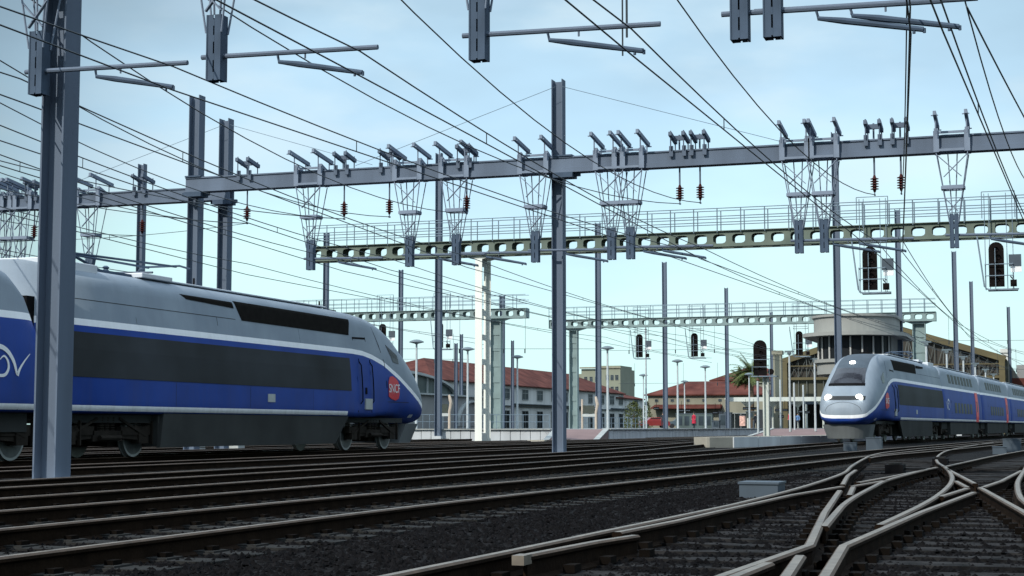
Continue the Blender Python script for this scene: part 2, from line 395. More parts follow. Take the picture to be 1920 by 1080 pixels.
for i in range(62):
    y = 4.6 + i * .62
    xl = -3.55 if y < 20 else -3.55 - (y - 20) * .055
    xr = .95 if y < 30 else .6
    mb = MB(); a = random.uniform(-.012, .012)
    xs = [xl + (xr - xl) * k / 8 for k in range(9)]
    w = .125 + random.uniform(-.01, .015)
    vs = []
    for x in xs:
        j = random.uniform(-.016, .016)
        vs += [(x, y - w + j + a * x, -.05), (x, y - w + j + a * x, SLP + random.uniform(-.012, .004)), (x, y + w + j + a * x, SLP + random.uniform(-.012, .004)), (x, y + w + j + a * x, -.05)]
    fs = [(0, 1, 2, 3), (32, 35, 34, 33)]
    for k in range(8):
        for q in range(4): fs.append((k * 4 + q, (k + 1) * 4 + q, (k + 1) * 4 + (q + 1) % 4, k * 4 + (q + 1) % 4))
    mb.add(vs, fs)
    for pl_ in XR_:
        for (ax, ay), (bx, by) in zip(pl_, pl_[1:]):
            if min(ay, by) <= y < max(ay, by):
                xx = ax + (bx - ax) * (y - ay) / (by - ay); sl = (bx - ax) / (by - ay)
                if xl < xx < xr and y < 34:
                    for q in (-.105, .105): mb.box(xx + q - .035, xx + q + .035, y - .07, y + .07, SLP, SLP + .045, 1)
                break
    mb.build('sleeper', ['timber', 'clip'], x0)
# point motors
for i, (x, y, lb) in enumerate([(-2.75, 30.2, 'small dark point motor beside the left bend of the crossing'), (-2.35, 36.5, 'small dark point motor by the loop of the crossing rail')]):
    mb = MB(); mb.box(x - .16, x + .16, y - .3, y + .3, 0, .17); mb.box(x - .1, x + .1, y - .22, y + .22, .17, .2, 1); mb.bar((x, y, .09), (x + .55, y, .09), .03)
    tag(mb.build('point_motor', ['black', 'sleeper_c']), lb, 'point motor', 'point motors')

# loose ballast stones near the camera
def stones():
    V = []; F = []
    def region(x0, x1, y0, y1, n):
        for _ in range(n):
            t = random.random() ** 1.35
            y = y0 + (y1 - y0) * t; x = random.uniform(x0, x1)
            r = random.uniform(.014, .034); o = len(V); h = r * random.uniform(.5, .9); a = random.uniform(0, 6.28)
            z = random.uniform(-.008, .008); k = random.uniform(.6, 1.3)
            for q in range(4):
                th = a + q * 1.5708 + random.uniform(-.35, .35); rr = r * random.uniform(.75, 1.15)
                V.append((x + rr * math.cos(th), y + rr * math.sin(th) * k, z + random.uniform(0, h * .6)))
            V.append((x + random.uniform(-.3, .3) * r, y + random.uniform(-.3, .3) * r, z + h + .006))
            for q in range(4): F.append((o + q, o + (q + 1) % 4, o + 4))
    region(-5.35, -2.95, 6, 30, 17000)
    region(-2.6, 0.6, 6.5, 26, 15000)
    region(-8.2, -5.55, 8, 26, 7000)
    mb = MB(); mb.v = V; mb.f = F; mb.m = [0]
    return mb.build('ballast_gravel', 'stone')
tag(stones(), 'dark crushed stone ballast between the rails', 'gravel', kind='stuff')

# ------------------------------------------------------------------ masts (H section)
def mast(x, y, z1, w, name='catenary_mast', label=None, group=None, m='steel', z0=-.2, yaw=0):
    t = w * .075
    root = empty(name, (x, y, 0), yaw, label, 'mast', group)
    mb = MB()
    mb.box(-w / 2, -w / 2 + t, -w / 2, w / 2, z0, z1); mb.box(w / 2 - t, w / 2, -w / 2, w / 2, z0, z1)
    mb.box(-w / 2 + t, w / 2 - t, -t / 2, t / 2, z0, z1 - .06)
    mb.build('column', m, root)
    b = MB(); b.box(-w * .8, w * .8, -w * .8, w * .8, z0, .05); b.build('base_plate', 'conc', root)
    return root
Y0, Y1, Y2 = 20.84, 47.36, 49.3
YR = [93.3, 124.0, 155.5, 187.2, 222]
GM = 'tall steel catenary masts'
mast(-14.66, Y0 + .44, 11.8, .41, label='closest and widest grey mast at the left edge of the view', group=GM)
mast(-14.53, Y1 + .42, 11.8, .36, label='tall grey mast holding the near beam, standing clear in mid picture', group=GM)
mast(-27.45, Y1 + .42, 12.15, .40, label='left of the paired grey masts rising behind the power car roof', group=GM)
mast(-27.38, Y2 + .42, 11.7, .38, label='right of the paired grey masts rising behind the power car roof', group=GM)
def dep(px, Z):
    t = (px - 960) / 3000 * Z; a = R(YAW); return (t * math.cos(a) - Z * math.sin(a), t * math.sin(a) + Z * math.cos(a))
FM = [(822, 100, 18.1, .37, 'slim grey mast on the panelled platform, just right of the power car nose'),
      (1572, 89, 17.4, .36, 'slim grey mast rising behind the approaching train nose'),
      (260, 100, 17.4, .42, 'slim grey mast behind the left end of the power car'),
      (1122, 129, 17.4, .40, 'slim grey mast on the platform with the pink ramp'),
      (1247, 160, 17.4, .42, 'slim grey mast in front of the cream building, left part'),
      (1363, 191, 17.5, .40, 'slim grey mast left of the palm, before the cream building'),
      (1447, 230, 17.4, .42, 'distant grey mast right beside the oblong platform signal'),
      (610, 136, 17.4, .40, 'grey mast topped level with the left end of the near olive gantry'),
      (751, 168, 17.4, .40, 'grey mast seen through the far left gantry beside its hanging signal'),
      (865, 230, 14.2, .40, 'short distant mast stub above the red roof, left of the white column'),
      (1688, 121, 17.4, .40, 'slim grey mast right of the near hanging signal'),
      (1793, 150, 17.4, .42, 'grey mast above the first coach, left of two'),
      (1824, 180, 17.3, .40, 'grey mast above the first coach, right of two'),
      (1893, 205, 16.3, .42, 'grey mast near the right edge above the coaches'),
      (942, 150, 13.2, .40, 'short grey mast beside the far gantry column behind the white column'),
      (961, 210, 12.2, .34, 'thin distant mast above the red tiled roof'),
      (855, 190, 10.8, .34, 'lowest distant mast stub close left of the white column')]
for px, Z, h, w, lb in FM:
    x, y = dep(px, Z); mast(x, y, h, w, label=lb, group='distant slim masts', z0=.3 if Z > 90 else -.2)

# ------------------------------------------------------------------ portal beams
def hbeam(xa, xb, y, z0, z1, wd, label, brk=()):
    root = empty('portal_beam', (0, y, 0), 0, label, 'beam', 'catenary portal beams')
    mb = MB(); t = .045
    mb.box(xa, xb, -wd / 2, wd / 2, z0, z0 + t); mb.box(xa, xb, -wd / 2, wd / 2, z1 - t, z1)
    mb.box(xa, xb, -wd / 2 + .035, -wd / 2 + .075, z0 + t, z1 - t); mb.box(xa, xb, wd / 2 - .075, wd / 2 - .035, z0 + t, z1 - t); mb.box(xa, xb, -wd / 2 + .012, -wd / 2 + .034, z0 + t, z0 + .15)
    mb.build('girder', 'steel', root)
    for bx in brk:
        b = MB(); b.box(bx - .32, bx + .32, -wd / 2 - .05, wd / 2 + .05, z0 - .16, z0 - .003); b.box(bx - .3, bx + .3, -wd / 2 - .04, wd / 2 + .04, z1 + .003, z1 + .05)
        b.bar((bx - .5, 0, z0 - .05), (bx + .5, 0, z0 - .05), .12); b.build('bracket', 'steel_dark', root)
    return root
hbeam(-27.5, 5.5, Y1, 8.74, 9.24, .42, 'long grey portal beam crossing the sky from paired masts to right edge', (-27.2, -14.2))
hbeam(-52, -26.9, Y2, 8.74, 9.22, .42, 'shorter grey portal beam running left out of view from the paired masts', (-27.2,))
hbeam(-30, 6, Y0, 9.0, 9.5, .42, 'nearest portal beam overhead, above the closest mast', (-14.35,))
mast(5.3, Y1 + .42, 11.7, .36, label='grey mast carrying the right end of the long portal beam', group=GM)
mast(5.8, Y0 + .42, 11.7, .36, label='grey mast carrying the right end of the nearest portal beam', group=GM)
mast(-52.2, Y2 + .42, 11.7, .36, label='grey mast carrying the far left end of the shorter portal beam', group=GM)

# ------------------------------------------------------------------ drop brackets
def drop_proto(zb, armx):
    """hanging lattice + post + cantilever; origin at the track cross section, z absolute"""
    root = empty('drop_bracket', (0, 0, 0), 0, 'x', 'bracket')
    zt = zb - .02; zl = 7.0; ht, hl = .44, .17; dt, dl = .27, .12
    def P(sx, sy, z):
        k = (z - zl) / (zt - zl); return (sx * (hl + (ht - hl) * k), sy * (dl + (dt - dl) * k), z)
    mb = MB()
    for sx in (-1, 1):
        for sy in (-1, 1):
            mb.tube([P(sx, sy, zt), P(sx, sy, zl - .3)], .017, 5)
    for sx in (-1, 1): mb.tube([(sx * .13, 0, zt), (sx * .05, 0, zl)], .018, 5)
    for sy in (-1,):
        for (za, zc) in ((zt - .05, 8.02), (7.42, 7.02)):
            mb.bar(P(-1, sy, za), P(.75, sy, zc), .055, .02); mb.bar(P(1, sy, za), P(-.75, sy, zc), .055, .02)
    for sy in (-1, 1): mb.bar(P(-1.05, sy, 7.72), P(1.05, sy, 7.72), .1, .11)
    for sx in (-1, 1):
        mb.bar(P(sx, -1, 7.72), P(sx, 1, 7.72), .1, .09)
    mb.build('lattice', 'steel_light', root)
    pb = MB()
    for sx in (-1, 1):
        pb.box(min(sx * .12, sx * .10), max(sx * .12, sx * .10), -.11, .11, 5.98, 6.97)
        pb.box(min(sx * .10, sx * .012), max(sx * .10, sx * .012), -.10, -.085, 5.98, 6.97)
        pb.box(min(sx * .10, sx * .012), max(sx * .10, sx * .012), .085, .10, 5.98, 6.97)
    for z in (6.0, 6.28, 6.56, 6.8): pb.box(-.011, .011, -.103, .103, z, z + .1)
    pb.build('hanging_post', 'steel_dark', root)
    cb = MB()
    for sx in (-1, 1):
        x = sx * .43
        cb.box(x - .08, x + .08, -.30, -.265, zb + .0, zb + .62); cb.box(x - .08, x + .08, .265, .30, zb + .0, zb + .56)
        cb.add([(x - .06, -.265, zb + .54), (x - .06, .25, zb + .54), (x - .06, -.265, zb + .70), (x + .06, -.265, zb + .54), (x + .06, .25, zb + .54), (x + .06, -.265, zb + .70)],
               [(0, 1, 2), (5, 4, 3), (0, 3, 4, 1), (1, 4, 5, 2), (2, 5, 3, 0)])
    cb.box(-.35, .35, -.31, -.275, zb + .53, zb + .6); cb.box(-.35, .35, -.31, -.275, zb + .02, zb + .09)
    cb.box(-.35, .35, .275, .31, zb + .53, zb + .6)
    cb.build('clamp', 'steel_light', root)
    for sx in (-1, 1):
        tb = MB(); x = sx * .43
        tb.bar((x, -.82, zb + 1.05), (x, .66, zb + .86), .09, .12)
        tb.tube([(x, -.42, zb + .5), (x, -.42, zb + .93)], .022, 6); tb.tube([(x, .42, zb + .5), (x, .42, zb + .8)], .022, 6)
        tb.bar((x - .1, -.78, zb + .98), (x + .1, -.78, zb + .98), .03); tb.bar((x - .1, .62, zb + .80), (x + .1, .62, zb + .80), .03)
        tb.build('top_bar', 'steel_light', root)
    if armx:
        ar = MB(); ar.tube([(-.25, .0, 6.36), (armx + .26, 0, 6.30)], .038, 8); ar.tube([(armx * .62, 0, 6.30), (armx * .62, 0, 6.22)], .015, 5)
        ar.build('cantilever_arm', 'steel', root)
        rg = MB(); rg.tube([(armx * .43, 0, 6.30), (armx * .44, 0, 6.20), (armx * .58, .0, 6.14), (armx + .02, 0, 5.945)], [.02, .03, .045, .036], 8)
        rg.tube([(armx - .1, 0, 5.98), (armx - .1, 0, 5.9)], .02, 6); rg.tube([(armx + .03, 0, 5.96), (armx + .03, 0, 5.90)], .02, 6)
        rg.build('registration_arm', 'steel_dark', root)
    return root
def hanger_proto(zb, zi=7.62):
    root = empty('insulator_hanger', (0, 0, 0), 0, 'x', 'insulator')
    ib = MB(); ib.tube([(0, 0, 8.20), (0, 0, 8.12), (0, 0, 7.78), (0, 0, 7.70)], [.03, .055, .055, .03], 8)
    for k in range(5):
        z = 8.10 - k * .075; ib.lathe(0, 0, [(.05, z - .02), (.125, z - .014), (.12, z), (.05, z + .02)], 10)
    ib.build('insulator', 'insul', root)
    rb = MB(); rb.tube([(0, 0, zb + 1.0), (0, 0, 8.1)], .028, 6); rb.tube([(0, 0, 7.74), (0, 0, 7.6)], .016, 6); rb.tube([(0, -.05, 7.62), (0, .05, 7.62)], .03, 6)
    rb.build('rod', 'steel', root)
    fb = MB()
    for sx in (-1, 1):
        fb.bar((sx * .2, -.42, zb + .98), (sx * .2, .40, zb + .84), .10, .12); fb.tube([(sx * .2, -.32, zb + .5), (sx * .2, -.32, zb + 1.08)], .02, 6); fb.tube([(sx * .2, .32, zb + .5), (sx * .2, .32, zb + .98)], .02, 6)
        fb.box(sx * .2 - .06, sx * .2 + .06, -.28, -.22, zb + .3, zb + .62)
    fb.bar((-.24, 0, zb + .9), (.24, 0, zb + .9), .10, .14)
    fb.build('support_frame', 'steel', root)
    return root
pd = drop_proto(8.74, 2.3); pd2 = drop_proto(8.74, 0)
used = used2 = False
D1 = [(-22.9, 2.8), (-19.4, 2), (-17.8, 2), (-15.16, 2), (-12.7, 2), (-12.1, 2), (-6.96, 2), (-6.22, 2), (-2.52, 2)]
D1L = ['lattice drop bracket over the left end of the olive gantry', 'lattice drop bracket just left of the mast by the power car nose', 'lattice drop bracket just right of the mast by the power car nose', 'lattice drop bracket left of the mid picture mast',
       'left of the overlapping lattice drop brackets right of the mid picture mast', 'right of the overlapping lattice drop brackets right of the mid picture mast', 'left of the two lattice drop brackets close before the far slim mast', 'right of the two lattice drop brackets, touching the far slim mast', 'lone lattice drop bracket nearest the right end of the beam']
for (x, a), lb in zip(D1, D1L):
    place(pd, used, (x, Y1, 0), 0, lb, 'drop brackets under the long portal beam'); used = True
for x, lb in zip([-32.55, -35.4, -36.05, -36.6], ['lattice drop bracket half hidden right of the closest mast', 'rightmost of the crowded lattice brackets at the left edge', 'second from right of the crowded lattice brackets at the left edge', 'third from right of the crowded lattice brackets at the left edge']):
    place(pd, True, (x, Y2, 0), 0, lb, 'drop brackets under the shorter portal beam')
for x, lb in zip([-14.76, -11.66, -7.5, -3.80, -3.36], ['close hanging post half behind the closest mast', 'close hanging post second from left at the top edge', 'close hanging post at the top centre', 'left of the twin close hanging posts at the upper right', 'right of the twin close hanging posts at the upper right']):
    if x == -14.76:
        p0 = drop_proto(9.0, 2.35); place(p0, False, (x, Y0, 0), 0, lb, 'close hanging posts at the top edge')
    else:
        place(p0, True, (x, Y0, 0), 0, lb, 'close hanging posts at the top edge')
# remove the unused armless prototype
for ch in list(pd2.children): bpy.data.objects.remove(ch)
bpy.data.objects.remove(pd2)
ph = hanger_proto(8.74); used = False
HX = [(-25.26, Y1, 'red brown insulator hanging left of the olive gantry, just right of the paired masts'), (-21.72, Y1, 'red brown insulator between the first two lattice brackets'), (-20.12, Y1, 'red brown insulator close left of the second lattice bracket'), (-17.46, Y1, 'red brown insulator against the third lattice bracket'),
      (-10.55, Y1, 'left one of the insulator pair in mid sky right of centre'), (-9.92, Y1, 'right one of the insulator pair in mid sky right of centre'), (-4.74, Y1, 'left one of the insulator pair over the near hanging signal'), (-3.98, Y1, 'right one of the insulator pair, beside the vertical wire bundle'),
      (-34.95, Y2, 'red brown insulator left of the closest mast'), (-30.45, Y2, 'red brown insulator in front of the slim mast behind the power car')]
for x, y, lb in HX:
    place(ph, used, (x, y, 0), 0, lb, 'insulators hanging under the portal beams'); used = True
ph0 = None
for x, lb in [(-12.4, 'first'), (-9.33, 'second'), (-5.29, 'third'), (-1.59, 'fourth'), (-1.19, 'fifth')]:
    o = place(ph, True, (x, Y0, 0), 0, 'insulator under the nearest overhead beam, %s from the left, above the view' % lb, 'insulators under the nearest beam')

# ------------------------------------------------------------------ overhead lines
def cat_line(label, nodes, zc=5.9, zm=6.26, zf=7.62, r=.0125, feeder=True):
    """nodes: list of (x, y) supports; contact wire straight, messenger just above it, feeder slung between the insulators"""
    root = empty('overhead_line', (0, 0, 0), 0, label, 'overhead line', 'overhead lines above the tracks')
    cw = MB(); cw.tube([(x, y, zc) for x, y in nodes], r, 5); cw.build('contact_wire', 'wire', root)
    mp = []; fp = []
    for i in range(len(nodes) - 1):
        (ax, ay), (bx, by) = nodes[i], nodes[i + 1]; n = 12; L = by - ay
        s = min(.24 * (L / 26.5) ** 1.2, .33)
        for k in range(n + (i == len(nodes) - 2)):
            t = k / n; mp.append((ax + (bx - ax) * t, ay + L * t, zm - 4 * s * t * (1 - t)))
        if i < 2:
            for k in range(n + (i == 1)):
                t = k / n; fp.append((ax + (bx - ax) * t, ay + L * t, zf - 4 * .82 * t * (1 - t)))
        for t in ((.22, .62) if L < 40 else (.3, .7)):
            x = ax + (bx - ax) * t; y = ay + L * t
            dr = MB(); dr.tube([(x, y, zc), (x, y, zm - 4 * s * t * (1 - t))], .009, 4); dr.build('dropper', 'wire', root)
    mw = MB(); mw.tube(mp, r, 5); mw.build('messenger_wire', 'wire', root)
    if feeder: fw = MB(); fw.tube(fp, r, 5); fw.build('feeder_wire', 'wire', root)
    return root
S = [('overhead line running from the second close hanging post, over the nearest track', [(-12.6, -6), (-12.4, Y0), (-10.56, Y1), (-7.9, 93), (-6.2, 124), (-4.6, 155)]),
     ('overhead line passing the mid picture mast on its right', [(-8.9, -6), (-9.33, Y0), (-9.91, Y1), (-7.0, 93), (-5.2, 124), (-2.8, 155)]),
     ('overhead line from the top centre to the insulator pair above the hanging signal', [(-5.7, -6), (-5.29, Y0), (-4.72, Y1), (-4.2, 93), (-1.0, 124)]),
     ('overhead line seen end on, a vertical bundle right of centre', [(-.2, -6), (-1.59, Y0), (-3.98, Y1), (-4.3, 93), (-2.0, 140)]),
     ('steepest overhead line leaving at the right edge', [(-1.9, -6), (-1.19, Y0), (-.32, Y1), (1.5, 93)]),
     ('overhead line ending at the insulator beside the third lattice bracket', [(-13.2, -6), (-15.1, Y0), (-17.46, Y1), (-17.9, 93.3), (-17, 124), (-13, 180)]),
     ('overhead line ending at the insulator by the second lattice bracket', [(-15.3, -6), (-17.2, Y0), (-20.1, Y1), (-20.6, 93.3), (-19.5, 124)]),
     ('overhead line over the large power car', [(-17.2, -6), (-18.6, Y0), (-21.70, Y1), (-21.9, 93.3), (-21, 124)]),
     ('overhead line crossing the left paired mast low down', [(-20.5, -6), (-22.1, Y0), (-25.22, Y1), (-25.4, 93.3), (-25.2, 124)]),
     ('low overhead line left of the closest mast, meeting the slim mast insulator', [(-24.8, -6), (-26.2, Y0), (-30.45, Y2), (-33, 93.3)]),
     ('lowest overhead line at the left edge, dipping behind the coach', [(-28.5, -6), (-30.5, Y0), (-34.95, Y2), (-40, 93.3)])]
for i, (lb, nd) in enumerate(S):
    cat_line(lb, nd)
def feed(label, pts, r=.0125):
    mb = MB(); mb.tube(pts, r, 5); return tag(mb.build('feeder_wire', 'wire'), label, 'wire', 'single feeder wires')
def sagline(a, b, s, n=14):
    return [(a[0] + (b[0] - a[0]) * k / n, a[1] + (b[1] - a[1]) * k / n, a[2] + (b[2] - a[2]) * k / n - 4 * s * (k / n) * (1 - k / n)) for k in range(n + 1)]
feed('single wire leaving the arm tip at the top right corner', sagline((-.89, Y0, 6.2), (1.2, Y1, 6.4), .2))
feed('thick cable sagging behind the paired masts toward the first insulator', sagline((-24.5, Y0, 7.9), (-21.72, Y1, 7.62), .7), .014)
feed('second cable sagging behind the paired masts', sagline((-27.0, Y0, 8.2), (-25.26, Y1, 7.62), .8), .013)
feed('pale wire swinging left from the first insulator to the shorter beam', sagline((-34.95, Y2, 7.62), (-25.26, Y1, 7.62), .12), .010)
feed('cable joining two left edge insulators', sagline((-40, Y2, 7.66), (-34.95, Y2, 7.62), .03), .012)
# vertical jumper pair near the third arm
jb = MB(); jb.tube([(-5.36, Y0, 7.6), (-5.36, Y0, 6.15)], .016, 5); jb.tube([(-5.42, Y0, 7.6), (-5.42, Y0, 5.9)], .012, 5)
tag(jb.build('jumper_wire', 'wire'), 'vertical jumper wires at the third close cantilever arm', 'wire')
# thin guy wires
def guy(label, a, b):
    mb = MB(); mb.tube([a, b], .008, 4); tag(mb.build('guy_wire', 'thin_wire'), label, 'wire', 'thin guy wires from mast tops')
guy('thin guy wire falling left from the mid picture mast top', (-14.5, Y1, 11.5), (-21.2, Y1 - .3, 9.3))
guy('thin guy wire falling right from the mid picture mast top', (-14.3, Y1, 11.5), (-7.4, Y1 - .3, 9.3))
guy('thin guy wire falling left from the paired masts', (-27.3, Y2, 11.4), (-34.2, Y2 - .3, 9.3))
guy('thin guy wire falling right from the paired masts', (-27.0, Y2, 11.4), (-20.6, Y1 - .3, 9.3))
# far cross-span wires with drop rods
def span(label, px0, px1, Z, z, dz=0, hang=()):
    a = dep(px0, Z); b = dep(px1, Z); mb = MB()
    mb.tube([(a[0], a[1], z), (b[0], b[1], z + dz)], .016, 4)
    for h in hang:
        t = (h - px0) / (px1 - px0); x = a[0] + (b[0] - a[0]) * t; y = a[1] + (b[1] - a[1]) * t
        mb.tube([(x, y, z + dz * t + .0), (x, y, z + dz * t + 2.4)], .014, 4); mb.tube([(x, y - .1, z + dz * t), (x, y - .1, z + dz * t - .35)], .05, 5)
    tag(mb.build('span_wire', 'wire'), label, 'wire', 'thin cross span wires far off')
span('far cross span wire between the power car nose and the mid picture mast', 751, 1122, 126, 7.0, 0, (862, 945, 985))
span('far cross span wire over the cream building', 1122, 1446, 150, 8.0, .2, (1180, 1267, 1300, 1340))
span('lower far cross span wire over the cream building', 1160, 1363, 190, 6.0, .1, (1190, 1281, 1345))
span('far cross span wire above the coaches', 1688, 1985, 150, 8.9, .1, (1735, 1780, 1890))
span('lower far cross span wire above the coaches', 1793, 1990, 185, 7.5, 0, (1830, 1870, 1905))
span('far cross span wire left of the white column', 640, 880, 150, 7.2, 0, (700, 815, 850))

# ------------------------------------------------------------------ signal gantries
def cast_beam(mb, xa, xb, y, z0, z1, sp, nrm=1):
    """web with rounded openings plus flanges"""
    n = max(1, int((xb - xa) / sp)); sp = (xb - xa) / n; h = z1 - z0; zc = (z0 + z1) / 2; th = .02
    a, b = sp * .34, h * .31
    K = 12; ring = []
    for k in range(K):
        t = 2 * math.pi * (k + .5) / K; c, s_ = math.cos(t), math.sin(t)
        ring.append((math.copysign(abs(c) ** .6, c) * a, math.copysign(abs(s_) ** .6, s_) * b))
    def rect(k):
        t = 2 * math.pi * (k + .5) / K; c, s_ = math.cos(t), math.sin(t)
        q = min((sp / 2) / abs(c) if abs(c) > 1e-6 else 1e9, (h / 2) / abs(s_) if abs(s_) > 1e-6 else 1e9); return (c * q, s_ * q)
    outer = [rect(k) for k in range(K)]
    for i in range(n):
        cx = xa + sp * (i + .5); vs = []
        for yy in (y - th, y + th):
            vs += [(cx + u, yy, zc + w) for u, w in outer] + [(cx + u, yy, zc + w) for u, w in ring]
            vs += [(cx - sp / 2, yy, z0), (cx + sp / 2, yy, z0), (cx + sp / 2, yy, z1), (cx - sp / 2, yy, z1)]
        fs = []; B = 2 * K + 4
        for k in range(K):
            k2 = (k + 1) % K
            fs.append((k, k2, K + k2, K + k)); fs.append((B + K + k, B + K + k2, B + k2, B + k)); fs.append((K + k, K + k2, B + K + k2, B + K + k))
        # corners
        def corner(k, k2, c):
            fs.append((k2, k, 2 * K + c)); fs.append((B + 2 * K + c, B + k, B + k2))
        for k in range(K):
            k2 = (k + 1) % K; u1, w1 = outer[k]; u2, w2 = outer[k2]
            if abs(u1 - u2) > 1e-6 and abs(w1 - w2) > 1e-6:
                c = {(-1, -1): 0, (1, -1): 1, (1, 1): 2, (-1, 1): 3}[(1 if u1 + u2 > 0 else -1, 1 if w1 + w2 > 0 else -1)]; corner(k, k2, c)
        mb.add(vs, fs)
def gantry(label, xa, xb, y, z0, z1, cols, m, mcol, cages, depth=.72, sp=.94, rot=0, caps=()):
    root = empty('signal_gantry', (0, y, 0), 0, label, 'signal gantry', 'signal gantries')
    mb = MB()
    cast_beam(mb, xa, xb, 0, z0, z1, sp); cast_beam(mb, xa, xb, depth, z0, z1, sp)
    for yy in (0, depth):
        mb.box(xa, xb, yy - .13, yy + .13, z0 - .035, z0 - .002); mb.box(xa, xb, yy - .13, yy + .13, z1 + .002, z1 + .035)
    mb.box(xa - .03, xa - .002, -.13, depth + .13, z0 - .035, z1 + .035); mb.box(xb + .002, xb + .03, -.13, depth + .13, z0 - .035, z1 + .035)
    x = xa + sp
    while x < xb: mb.box(x - .03, x + .03, .14, depth - .14, z0 + .002, z0 + .03); x += sp * 4
    mb.build('lattice_beam', m, root)
    wk = MB(); wk.box(xa, xb, .15, depth - .15, z1 + .04, z1 + .06); wk.build('walkway', m, root)
    for yy, nm in ((-.12, 'front_railing'), (depth + .12, 'rear_railing')):
        rb = MB(); r = .021
        for z in (.45, .75, 1.15): rb.tube([(xa, yy, z1 + z), (xb, yy, z1 + z)], r, 4)
        x = xa
        while x <= xb + .01: rb.tube([(x, yy, z1 - .05), (x, yy, z1 + 1.15)], .028, 4); x += 1.18
        rb.build(nm, 'rail_guard', root)
    for (cx, w, kind) in cols:
        cb = MB()
        if kind == 'white':
            d = 1.2; hw_ = .19
            cb.box(cx - hw_, cx + hw_, -.1, -.05, -.2, z0 - .2); cb.box(cx - hw_, cx + hw_, d + .05, d + .1, -.2, z0 - .2)
            cb.box(cx - .02, cx + .02, -.05, .16, -.2, z0 - .2, 1); cb.box(cx - .02, cx + .02, d - .20, d + .05, -.2, z0 - .2, 1)
            zz = .55; zp = -.2
            while zz < z0 - 1.4: cb.box(cx - .018, cx + .018, .16, d - .20, zp, zz, 1); zp = zz + .98; zz = zp + .30
            cb.box(cx - .018, cx + .018, .16, d - .20, zp, z0 - .2, 1)
            cb.add([(cx - hw_, 0, z0 - .2), (cx + hw_, 0, z0 - .2), (cx + .9, 0, z0 - .04), (cx - .9, 0, z0 - .04), (cx - hw_, d, z0 - .2), (cx + hw_, d, z0 - .2), (cx + .9, d, z0 - .04), (cx - .9, d, z0 - .04)],
                   [(0, 1, 2, 3), (7, 6, 5, 4), (1, 5, 6, 2), (0, 3, 7, 4), (3, 2, 6, 7), (4, 5, 1, 0)], 1)
            cb.build('column', ['white_steel', 'col_grey', 'col_white'], root)
        else:
            for s_ in (-1, 1):
                cb.box(cx + s_ * w / 2 - .04, cx + s_ * w / 2 + .04, .1, depth - .1, .3, z0 - .25)
            cb.box(cx - w / 2 + .04, cx + w / 2 - .04, .45, .52, .3, z0 - .25)
            zz = .6
            while zz < z0 - .8: cb.box(cx - w / 2 + .041, cx + w / 2 - .041, .40, .45, zz, zz + .5, 1); zz += 1.3
            cb.add([(cx - w / 2, .1, z0 - .25), (cx + w / 2, .1, z0 - .25), (cx + 1.1, .1, z0 - .04), (cx - 1.1, .1, z0 - .04), (cx - w / 2, .8, z0 - .25), (cx + w / 2, .8, z0 - .25), (cx + 1.1, .8, z0 - .04), (cx - 1.1, .8, z0 - .04)],
                   [(0, 1, 2, 3), (7, 6, 5, 4), (1, 5, 6, 2), (0, 3, 7, 4), (3, 2, 6, 7), (4, 5, 1, 0)])
            cb.build('column', ['gantry_hazed', 'gantry_hazed'], root)
    return root
gantry('near olive green gantry with round holes and a sunlit white column', -37.9, 5.2, 78.0, 9.78, 10.52, [(-28.05, .7, 'white'), (4.0, .7, 'white')], 'gantry', 'white_steel', ())
gantry('far left green gantry above the power car roof', -64, -40.5, 123.9, 9.78, 10.52, [(-43.2, .9, 'far'), (-62.5, .9, 'far')], 'gantry_hazed', None, ())
gantry('far right green gantry in front of the control tower', -43.0, -9.05, 138.4, 9.78, 10.50, [(-40.8, .7, 'far'), (-10.45, 1.0, 'far')], 'gantry_hazed', None, ())

def signal_head(mb_parent, x, y, z0, z1, w):
    """oblong dark board with hoods and lenses"""
    hb = MB(); pts = []; n = 8; r = w / 2
    for k in range(n + 1):
        t = math.pi * k / n; pts.append((x + r * math.cos(t), z1 - r + r * math.sin(t)))
    pts += [(x - r, z0), (x + r, z0)]
    P = len(pts); vs = [(u, y - .05, w_) for u, w_ in pts] + [(u, y + .05, w_) for u, w_ in pts]
    hb.add(vs, [tuple(range(P)), tuple(reversed(range(P, 2 * P)))] + [(i, P + i, P + (i + 1) % P, (i + 1) % P) for i in range(P)])
    hb.build('signal_board', 'sig', mb_parent)
    for i in range(5):
        z = z1 - r - (z1 - z0 - w) * i / 4 - .02
        lb = MB(); xx = x + (0 if i % 2 == 0 else .09)
        lb.disc((xx, y - .07, z), (0, 1, 0), .095, .035, 12)
        lb.add([(xx + .11 * math.cos(t), yy, z + .11 * math.sin(t)) for yy in (y - .24, y - .05) for t in [math.pi * k / 8 for k in range(9)]], [(k, k + 1, 10 + k, 9 + k) for k in range(8)])
        lb.build('lens', 'lens', mb_parent)
